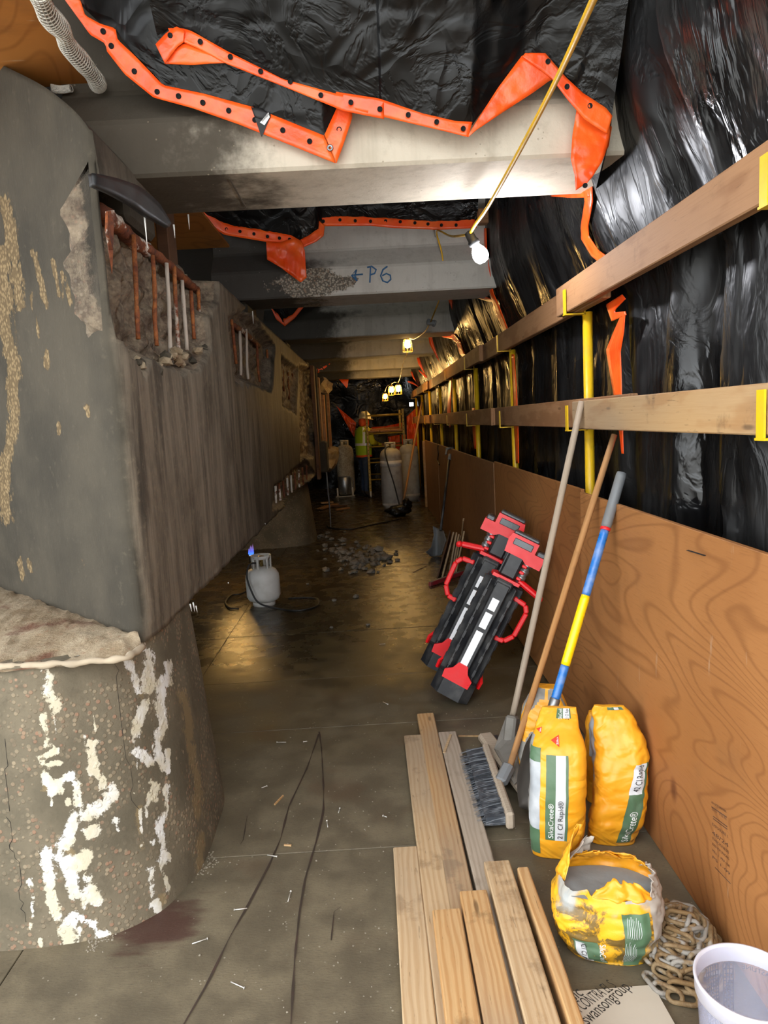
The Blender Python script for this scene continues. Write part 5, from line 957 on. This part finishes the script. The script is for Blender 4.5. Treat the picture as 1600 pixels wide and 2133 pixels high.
mb = MB(); mb.tube([(tp.x - .01, tp.y + .03, 0.0), (tp.x - .005, tp.y + .03, .3), tp + V((0, .01, -.06))], .007, 8); part('wand', mb, STEEL, to); mb = MB(); mb.tube([tp + V((0, .01, -.065)), tp + V((0, 0, .01))], .026, 14); part('nozzle', mb, plain('dark_nozzle', '2c2b2a', .5, .5), to)
t = NT('gas_flame'); z_ = t.sep(t.co('Generated'))[2]; fcol = t.ramp(z_, [(0, hx('3f8fff')), (.35, hx('4a5cc8')), (1, hx('a06a90'))])
t.fin((0, 0, 0), .9, Emission_Color=fcol, Emission_Strength=.3, Alpha=t.sm(z_, 1.0, .2, .05, .55))
mb = MB()
for dx, hgt, r in [(0, .1, .02), (-.014, .07, .013), (.012, .12, .012)]: mb.lathe([(.004, 0), (r, .02), (r * .9, hgt * .4), (r * .5, hgt * .75), (0, hgt)], 12, Matrix.Translation(tp + V((dx, 0, .012))) @ Matrix.Rotation(dx * 6, 4, 'Y'))
part('flame', mb, t.m, to, label='blue and violet gas flame')
def bigtank(c, m, label, tilt=0., rust=False):
    R = Matrix.Rotation(tilt, 3, 'Y'); g = thing('propane_cylinder', label, 'gas cylinder', c, R, None); Z = V((0, 0, 0))
    mb = MB(); mb.lathe([(.13, .0), (.135, .0), (.16, .05), (.188, .1), (.192, .14), (.19, .141), (.19, .16), (.192, .165), (.192, .93), (.19, .94), (.19, .95), (.192, .955), (.187, 1.0), (.165, 1.06), (.12, 1.1), (.06, 1.12), (0, 1.125)], 40); part('body', mb, m, g, local=True)
    WMg = WM[g.name]
    mb = MB(); n = 24; mb.grid(n, 3, lambda i, j: (lambda a: V((.095 * math.cos(a), .095 * math.sin(a), 1.08 + .07 * j)))(-1.57 + .75 + (2 * math.pi - 1.5) * i / (n - 1))); mb.grid(6, 2, lambda i, j: (lambda a: V((.095 * math.cos(a), .095 * math.sin(a), 1.19 + .03 * j)))(-1.57 - .8 + 1.6 * i / 5)); o = part('collar', mb, m, g, local=True, recalc=False); solid(o, .006)
    mb = MB(); mb.tube([Z + V((0, 0, 1.12)), Z + V((0, 0, 1.19))], .016, 10); mb.lathe([(.01, 1.18), (.03, 1.185), (.03, 1.2), (.01, 1.205)], 12); mb.tube([(0, 0, 1.16), (0, -.06, 1.16)], .012, 8); part('valve', mb, plain('valve_brass', '7d6a40', .45, .7), g, local=True); return g
c1 = flr(820, 1066, 0); c1.y += .15; g1 = bigtank(c1, TW, 'tall grey-white gas cylinder in front of the pair, with a black hose'); c2 = flr(857, 1045, 0); c2.y += .15; c2.x = min(c2.x, .735); bigtank(c2, TW, 'tall grey gas cylinder behind, beside the plywood end')
c3_ = flr(722, 1036, 0); c3_.y += .45; bigtank(c3_, TRUST, 'rusty gas cylinder standing behind the shiny heater')
mb = MB(); mb.lathe([(.193, .9), (.1935, .9), (.1935, .8), (.193, .8)], 30, Matrix.Translation(c1), cap=False); part('pale_band', mb, TWB, g1)
hose([c1 + V((-.02, -.07, 1.15)), c1 + V((-.09, -.12, 1.1)), c1 + V((-.07, -.22, .9)), c1 + V((.03, -.25, .5)), c1 + V((.1, -.27, .15)), c1 + V((.12, -.35, .03))], .012, 'black hose down the front of the tall grey-white cylinder')
ht = thing('gas_heater', 'shiny steel drum heater on white legs below the rusty cylinder', 'heater', flr(720, 1034, 0)); hp = flr(720, 1034, 0); M_ = Matrix.Translation(hp)
mb = MB(); mb.lathe([(.12, .05), (.135, .06), (.135, .42), (.12, .44), (0, .44)], 36, M_); part('drum', mb, plain('shiny_steel', 'b9bbbd', .38, .9, dirt=.1), ht)
for s in (-1, 1): mb = MB(); mb.box(hp + V((s * .165, -.05, .1)), (.035, .02, .2), None, .003); part('leg', mb, TWB, ht)
mb = MB(); mb.box(hp + V((0, -.04, .012)), (.42, .2, .015), None, .003); part('base_plate', mb, TWB, ht); mb = MB(); mb.tube(cat([hp + V((.13, -.06, .42)), hp + V((.19, -.08, .36)), hp + V((.18, -.08, .2))], 6), .008, 8); part('bail', mb, STEEL, ht)
mb = MB()
for k in range(5): mb.box(hp + V((-.08 + .04 * k, -.133 + .02 * abs(k - 2), .085)), (.022, .01, .018))
part('vent', mb, BLACK, ht)
# far push broom and black sack by the cylinders
q0, q1 = flr(838, 1058, .06), atX(879, 838, .99); fbm = thing('push_broom', 'long pale pole leaning from the cylinders up to the rails', 'broom', (q0.x, q0.y, 0)); pole(q0, q1, .02, W_POLE2, fbm)
q = flr(833, 1073, .02); mb = MB(); mb.blob(q + V((-.01, .05, .07)), (.21, .14, .1), 3, 3, .35, sm=True); mb.blob(q + V((.13, .06, .17)), (.08, .08, .1), 6, 3, .4, sm=True)
for v in mb.bm.verts: v.co.z = max(v.co.z, .002)
single('black_sack', mb, POLYC, 'shiny black plastic sack at the foot of the tall cylinder', 'sack', q)
hose([F0(836, 1080), F0(800, 1088), F0(770, 1094), F0(730, 1102), F0(690, 1100), F0(682, 1094)], .012, 'black cable trailing left from the black sack')
# ---------------------------------------------------------------- scaffold
sc_ = thing('scaffold', 'small yellow rolling scaffold frame with a plank deck beside the worker', 'scaffold', (.35, 15.6, 0)); SX = [-.06, .70]; SYEL = plain('scaffold_yellow', 'b89a3a', .5, dirt=.4)
for yy, top in ((14.95, 1.83), (16.5, 1.83)):
    for x in SX:
        mb = MB(); mb.box((x, yy, (top + .12) / 2), (.045, .045, top - .12), None, .004); po = part('post', mb, SYEL, sc_)
        mb = MB()
        for k in range(20): mb.box((x, yy - .0225, .2 + k * .08), (.012, .002, .02))
        part('pin_holes', mb, BLACK, po)
        mb = MB(); mb.tube([(x - .018, yy, .055), (x + .018, yy, .055)], .055, 16); mb.box((x, yy, .105), (.04, .05, .06)); part('caster', mb, TWB, sc_)
    for z in (.38, .74, 1.07, 1.34, 1.72): mb = MB(); mb.tube([(SX[0], yy, z), (SX[1], yy, z)], .015, 10); part('rung', mb, SYEL, sc_)
for k in range(3): mb = MB(); mb.box((SX[0] + .14 + .24 * k, 15.72, 1.385), (.23, 1.62, .038), None, .004); part('deck_plank', mb, W_RAIL, sc_)
for x in SX: mb = MB(); mb.box((x, 15.72, 1.34), (.03, 1.55, .05)); part('side_rail', mb, SYEL, sc_)
mb = MB(); mb.beam((.0, 15.0, 1.42), (.62, 15.9, 1.44), (.09, .038)); single('wood_plank', mb, W_RAIL, 'loose plank lying on the scaffold deck', 'lumber', (.3, 15.4, 1.42))
# ---------------------------------------------------------------- worker
wp = V((-.17, 15.2, 0)); FW = V((.82, .57, 0)).normalized(); LFT = V((-FW.y, FW.x, 0)); RW = Matrix((FW, LFT, V((0, 0, 1)))).transposed()
wk = thing('worker', 'person in white hard hat and lime vest facing the scaffold, hands at waist height', 'person', wp, RW)
def skin(nodes, edges, root, sub=2):
    me = bpy.data.meshes.new('b'); me.from_pydata([n[0] for n in nodes], edges, []); o = bpy.data.objects.new('b', me); COL.objects.link(o)
    m = o.modifiers.new('s', 'SKIN'); m.use_smooth_shade = True
    for i, n in enumerate(nodes): r = n[1]; me.skin_vertices[0].data[i].radius = r if isinstance(r, tuple) else (r, r); me.skin_vertices[0].data[i].use_root = (i == root)
    s2 = o.modifiers.new('u', 'SUBSURF'); s2.levels = sub; s2.render_levels = sub
    bpy.context.view_layer.update(); dg = bpy.context.evaluated_depsgraph_get(); out = bpy.data.meshes.new_from_object(o.evaluated_get(dg)); bpy.data.objects.remove(o); return out
N_ = [((0, 0, .95), (.15, .13)), ((.0, 0, 1.1), (.15, .125)), ((.02, 0, 1.28), (.17, .13)), ((.03, 0, 1.42), (.15, .11)), ((.055, 0, 1.51), .065), ((.075, 0, 1.57), .075), ((.09, 0, 1.645), (.085, .1)), ((.085, 0, 1.72), (.07, .08)), ((.175, 0, 1.63), .018)]
E_ = [(0, 1), (1, 2), (2, 3), (3, 4), (4, 5), (5, 6), (6, 7), (6, 8)]
for s in (-1, 1):
    b = len(N_); N_ += [((0, s * .1, .88), .1), ((.02 + .05 * s, s * .11, .5), .068), ((-.02 + .03 * s, s * .115, .12), .05), ((.06 + .03 * s, s * .125, .05), (.05, .04)), ((.17 + .03 * s, s * .13, .035), (.045, .03)), ((.03, s * .17, 1.42), .08), ((.08, s * .245, 1.17), .06), ((.3, s * .19, 1.1), .045), ((.36, s * .175, 1.1), (.04, .025))]
    E_ += [(0, b), (b, b + 1), (b + 1, b + 2), (b + 2, b + 3), (b + 3, b + 4), (3, b + 5), (b + 5, b + 6), (b + 6, b + 7), (b + 7, b + 8)]
    for q, (dy, L) in enumerate([(-.03, .055), (-.01, .075), (.01, .08), (.03, .07)]):
        k = len(N_); N_ += [((.39, s * .175 + dy, 1.1), .01), ((.39 + L * .6, s * .175 + dy, 1.095), .009), ((.39 + L, s * .175 + dy, 1.075), .008)]; E_ += [(b + 8, k), (k, k + 1), (k + 1, k + 2)]
    k = len(N_); N_ += [((.36, s * .135, 1.105), .011), ((.4, s * .12, 1.11), .009)]; E_ += [(b + 8, k), (k, k + 1)]
bm_ = skin(N_, E_, 0); SKINM = plain('skin', 'b98465', .6, dirt=.05); JEAN = plain('blue_jeans', '2c3d55', .85, dirt=.4, dcol='5c6370'); BOOT = plain('boots', '3b3129', .7); LIME = plain('lime_vest', 'a9c81c', .6, dirt=.1); SHIRT = plain('yellow_shirt', 'c2bc22', .7, dirt=.1); HOOD = plain('orange_hood', 'f0642a', .7, dirt=.1)
bo = bpy.data.objects.new('body', bm_); COL.objects.link(bo); bm_.materials.clear(); _mats(bo, [JEAN, SHIRT, SKINM, BOOT]); bo.parent = wk; WM[bo.name] = WM[wk.name]
for p in bm_.polygons:
    c = p.center; p.use_smooth = True; p.material_index = 3 if c.z < .13 else 2 if (c.z > 1.5 or (c.x > .33 and c.z > .9)) else 1 if c.z > .96 else 0
mb = MB(); VR = [(.86, .155, .185), (.95, .16, .19), (1.1, .165, .19), (1.25, .165, .205), (1.38, .15, .2), (1.46, .11, .15), (1.5, .09, .1)]
def vs_(a, z, o=0.):
    for (z0, x0, y0), (z1, x1, y1) in zip(VR, VR[1:]):
        if z <= z1 or z1 == 1.5: k = (z - z0) / (z1 - z0); X, Y = x0 + (x1 - x0) * k, y0 + (y1 - y0) * k; break
    return V((.015 + .03 * max(0, z - 1.1) + (X + o) * math.cos(a), (Y + o) * math.sin(a), z + .008 * mn.noise(V((a * 2, z * 9, 0)))))
mb.grid(40, 26, lambda i, j: vs_(2 * math.pi * i / 40, .86 + .64 * j / 25), wrap=True); ve = part('vest', mb, LIME, wk, local=True, recalc=False, label='lime hi-vis vest'); solid(ve, .006)
def vband(z0, z1, a0=0, a1=2 * math.pi, m=REFL, nm='reflective_band', dz=0.): mb = MB(); mb.grid(32, 3, lambda i, j: vs_(a0 + (a1 - a0) * i / 31, z0 + (z1 - z0) * j / 2 + dz * math.sin(i / 31 * math.pi), .008)); part(nm, mb, m, ve, local=True, recalc=False)
vband(1.1, 1.155); vband(.86, .9, m=HOOD, nm='orange_hem')
for a in (2.2, -2.2): mb = MB(); mb.grid(4, 16, lambda i, j: vs_(a + (.28 * (i / 3 - .5)) * (1 if j < 9 else 1.2), 1.155 + .33 * j / 15, .008)); part('reflective_strap', mb, REFL, ve, local=True, recalc=False)
for s in (-1, 1):
    mb = MB(); mb.tube([(.03, s * .17, 1.42), (.06, s * .225, 1.25), (.08, s * .245, 1.17), (.2, s * .215, 1.12)], [.09, .078, .07, .058], 14); part('sleeve', mb, SHIRT, wk, local=True)
mb = MB(); mb.blob((.06, 0, 1.585), (.112, .108, .13), 2, 3, .12, sm=True); part('hood', mb, HOOD, wk, local=True, label='orange hood')
hm = Matrix.Translation((.085, 0, 1.655)) @ Matrix.Rotation(.12, 4, 'Y'); mb = MB(); mb.lathe([(.155, .0), (.158, .008), (.13, .015), (.128, .06), (.11, .11), (.07, .145), (.02, .158), (0, .158)], 30, hm, cap=False); mb.box((.215, 0, 1.648), (.08, .16, .01), Matrix.Rotation(.2, 3, 'Y'), .004)
for yy in (-.03, .03): mb.tube([hm @ V((r * 1, yy, z)) for r, z in [(-.12, .07), (-.06, .148), (.03, .158), (.11, .095)]], .01, 8)
part('hard_hat', mb, plain('hat_white', 'd8cda8', .35, dirt=.1), wk, local=True, label='white hard hat')
for s in (-1, 1): mb = MB(); mb.blob((.168, s * .034, 1.645), .011, 1, 2, 0); part('eye', mb, INK, wk, local=True); mb = MB(); mb.blob((.075, s * .1, 1.63), (.018, .01, .03), 2, 2, 0); part('ear', mb, SKINM, wk, local=True)
mb = MB(); mb.box((.168, 0, 1.582), (.012, .05, .008)); part('mouth', mb, plain('lip', '8a4a40'), wk, local=True)
# ---------------------------------------------------------------- scoop shovel, board stack, level
ss = thing('scoop_shovel', 'dark scoop shovel leaning upright on the plywood, left of the board stack', 'shovel', flr(908, 1165, 0)); s0, s1 = flr(918, 1105, .32), atX(936, 958, .94)
mb = MB(); d = (s1 - s0).normalized(); mb.tube([s0, s1], .016, 10); part('handle', mb, BLKP, ss)
mb = MB(); mb.tube([s1, s1 + d * .08], .02, 10); mb.beam(s1 + d * .08 + V((-.05, 0, 0)), s1 + d * .17 + V((-.045, 0, 0)), (.02, .02)); mb.beam(s1 + d * .08 + V((.03, .03, 0)), s1 + d * .17 + V((.025, .03, 0)), (.02, .02)); mb.tube([s1 + d * .17 + V((-.06, 0, 0)), s1 + d * .17 + V((.035, .03, 0))], .015, 8); part('grip', mb, GREYP, ss)
A_ = [(902, 1096), (904, 1115), (898, 1140), (887, 1150)]; B_ = [(924, 1106), (930, 1125), (920, 1155), (905, 1166)]; mb = ribbon(A_, B_, lambda x, y: atY(x, y, 7.9 + .25 * math.sin((x - 887) / 43 * 3.1)) if True else 0, 16, 10, 0, 0)
for v in mb.bm.verts: v.co.z = max(v.co.z, .006)
solid(part('scoop', mb, GREYP, ss, recalc=False, label='grey dented scoop blade'), .006)
SL = ['front board of the leaning stack, widest face showing', 'second board of the leaning stack', 'third board of the leaning stack', 'fourth board of the leaning stack', 'thin fifth board of the leaning stack', 'last board of the leaning stack, tight to the plywood', 'tall narrow stick behind the leaning stack']
for k, (x0, y0, x1, y1) in enumerate([(911, 1203, 938, 1105), (921, 1203, 945, 1108), (935, 1198, 951, 1109), (941, 1195, 956, 1112), (946, 1194, 959, 1115), (950, 1192, 967, 1106), (957, 1160, 965, 1084)]):
    p0 = flr(x0, y0, .012); p1 = atX(x1, y1, .93 if k > 4 else .80 + .025 * k); mb = MB(); dd = (p1 - p0).normalized(); wy = V((.25, 1, 0)) - dd * dd.dot(V((.25, 1, 0))); wd = [.16, .13, .12, .11, .1, .12, .03][k]
    wy.normalize(); c = (p0 + p1) / 2 + wy * wd * .5; R = Matrix((dd, wy, dd.cross(wy))).transposed()
    if R.determinant() < 0: R = Matrix((dd, wy, -dd.cross(wy))).transposed()
    mb.box((0, 0, 0), ((p1 - p0).length, wd, .017), bev=.002); single('siding_board', mb, W_NEW if k else W_DARK, SL[k], 'board', c, 'boards leaning on the plywood', rot=R, local=True)
a, b = flr(895, 1217, .02), flr(966, 1192, .02); mb = MB(); mb.beam(a, b, (.03, .04), bev=.003); lv = single('spirit_level', mb, plain('dark_red', '8c1f28', .4, dirt=.4), 'dusty red box level lying at the foot of the leaning boards', 'level', (a + b) / 2); mb = MB(); mb.beam(a.lerp(b, .02) + V((0, 0, .0205)), b + V((0, 0, .0205)), (.026, .002)); part('dusty_top', mb, GREYP, lv)
mb = MB(); q = [atX(x, y, PX - .008) for x, y in [(912, 930), (913, 945), (912, 958), (915, 968)]]; mb.tube(cat([atX(916, 930, PX + .02)] + q, 5), .008, 6); single('black_strap', mb, RUBBER, 'short black strap hung over the plywood edge', 'strap', q[0])
# ---------------------------------------------------------------- rubble, wood scraps, nails, grit
STONE = plain('pale_rubble', '726c62', .9, dirt=.6, sc=20., dcol='5c564c'); rr = random.Random(5)
STL = 'lump of pale broken concrete in the rubble patch'
def stone(nm, p, r, k, lab, grp): mb = MB(); mb.blob((0, 0, 0), r, k, 1, .55, .62); return single(nm, mb, STONE, lab, 'stone', p + V((0, 0, r * .4)), grp, local=True)
for k in range(120):
    x, y = rr.gauss(752, 34), rr.gauss(1163, 13)
    if not (655 < x < 835 and 1130 < y < 1200): x, y = rr.uniform(700, 800), rr.uniform(1150, 1185)
    stone('rubble_lump', flr(x, y), rr.uniform(.012, .05) * (1 if rr.random() < .8 else 1.4), k, STL, 'concrete rubble patch')
for k in range(16): stone('rubble_lump', flr(rr.uniform(660, 720), rr.uniform(1108, 1150)), rr.uniform(.02, .06), k + 90, 'lump of broken concrete by the second pier', 'rubble by the second pier')
for x, y, r, lab in [(742, 1245, .035, 'round pale stone in the middle of the wet floor'), (696, 1252, .022, 'smaller pale stone left of the round one'), (690, 1308, .016, 'flat pale chip right of the small cylinder reflection'), (640, 1218, .02, 'pale chip behind the small cylinder hose'), (767, 1303, .018, 'pale chip below the round pale stone'), (28, 1968, .012, 'pebble at the front foot of the nearest pier')]: stone('stone_chip', flr(x, y), r, int(x), lab, None)
NAIL = plain('nail_steel', 'c9c5bd', .4, .5)
NL = [((400, 1966), (432, 1955)), ((481, 2045), (509, 2058)), ((600, 1878), (606, 1857)), ((557, 1781), (577, 1784)), ((683, 1723), (681, 1710)), ((705, 1693), (708, 1684)), ((577, 1546), (596, 1546)), ((545, 1641), (556, 1637)), ((632, 1545), (640, 1544)), ((790, 1342), (802, 1341)), ((798, 1462), (808, 1467)), ((798, 1699), (806, 1702)), ((930, 1290), (938, 1286)), ((488, 1895), (515, 1892)), ((902, 1347), (908, 1351))]
NLAB = ['nail left of the leftmost dark track, nearest the pier stain', 'nail lying lowest on the floor, left of the long dark track', 'upright-looking nail beside the long dark track', 'nail on the cross seam of the deck panels', 'nail right of the long track, above the seam', 'nail furthest up by the right-hand track', 'nail near the upper end of the dark tracks, left side', 'slanting nail between the pier and the orange sliver', 'tiny nail by the upper end of the tracks', 'nail out on the wet floor before the towers', 'bright nail left of the longest board end', 'nail close to the lowest board, on the open floor', 'nail beside the foot of the front tower light', 'nail just past the floor seam, near the pier base', 'nail left of the front tower light, on wet floor']
for (a, b), nlab in zip(NL, NLAB):
    A_, B_ = flr(*a, .003), flr(*b, .003); mb = MB(); mb.tube([A_, B_], .0019, 6); h_ = A_ if (a[1] + a[0]) % 2 else B_; dn = (B_ - A_).normalized() * .001; mb.tube([h_ - dn, h_ + dn], .0042, 8); single('nail', mb, NAIL, nlab, 'nail', (A_ + B_) / 2, 'loose nails on the floor')
for x0, y0, x1, y1, lab in [(572, 1676, 590, 1657, 'orange wood sliver on the floor near the nearest pier'), (592, 1760, 607, 1761, 'small orange wood chip on the open floor'), (955, 1533, 1000, 1533, 'orange stick lying between the grey board and broom head'), (860, 1192, 890, 1178, 'twig on the wet floor left of the boards')]: mb = MB(); mb.beam(flr(x0, y0, .004), flr(x1, y1, .004), (.006, .006)); single('wood_sliver', mb, W_WARM, lab, 'wood scrap', flr(x0, y0, .004))
for k, (x0, y0, x1, y1, wd) in enumerate([(666, 1060, 700, 1050, .12), (690, 1054, 722, 1054, .09), (668, 1048, 694, 1046, .1), (700, 1062, 728, 1058, .05)]): mb = MB(); mb.beam(flr(x0, y0, .03), flr(x1, y1, .03), (wd, .03), bev=.003); single('wood_offcut', mb, [W_RAIL, W_DARK, W_WARM, W_RAIL][k], ['wide flat offcut in front of the rusty cylinder', 'dark offcut right of the wide flat one', 'orange-brown offcut furthest back by the heater', 'thin offcut nearest the floor puddle'][k], 'wood scrap', flr((x0 + x1) / 2, (y0 + y1) / 2, .03))
mb = MB()
for k in range(420):
    x, y = rr.uniform(400, 1200), 1180 + 950 * rr.random() ** 1.3; p = flr(x, y)
    if p.x > .95 or p.x < -1.1 or (p.y < 3.2 and (p.x < -.62 or p.x > 0)): continue
    mb.blob(p + V((0, 0, .001)), rr.uniform(.0012, .0042), k, 1, .4, .5)
for k in range(420):
    a = rr.random(); x, y = 185 + 265 * a + rr.gauss(0, 8), 1975 - 190 * a + rr.gauss(0, 8); mb.blob(flr(x, y), rr.uniform(.002, .005), k, 1, .4, .6)
single('grit', mb, plain('grit', '7d7464', .9), 'pale grit and concrete crumbs scattered over the floor', 'grit', kind='stuff')
mb = MB()
for x, y, L in [(402, 1255, 22), (408, 1262, 16), (396, 1258, 18), (475, 1213, 4), (552, 1090, 5)]: p = atX(x, y, -.79); mb.tube([p, p + V((.004, 0, -L * .0018))], [.004, .001], 6)
single('lime_drips', mb, WHT, 'white lime drips hanging under the pier cap corner', 'lime drip')
mb = MB()
for x, y, L in [(392, 447, .06), (362, 468, .05), (300, 440, .12), (526, 648, .08)]: p = atX(x, y, -.72); mb.tube([p, p + V((0, 0, -L))], [.004, .001], 6)
single('icicles', mb, TWB, 'thin white icicles under the nearest girder', 'icicle')
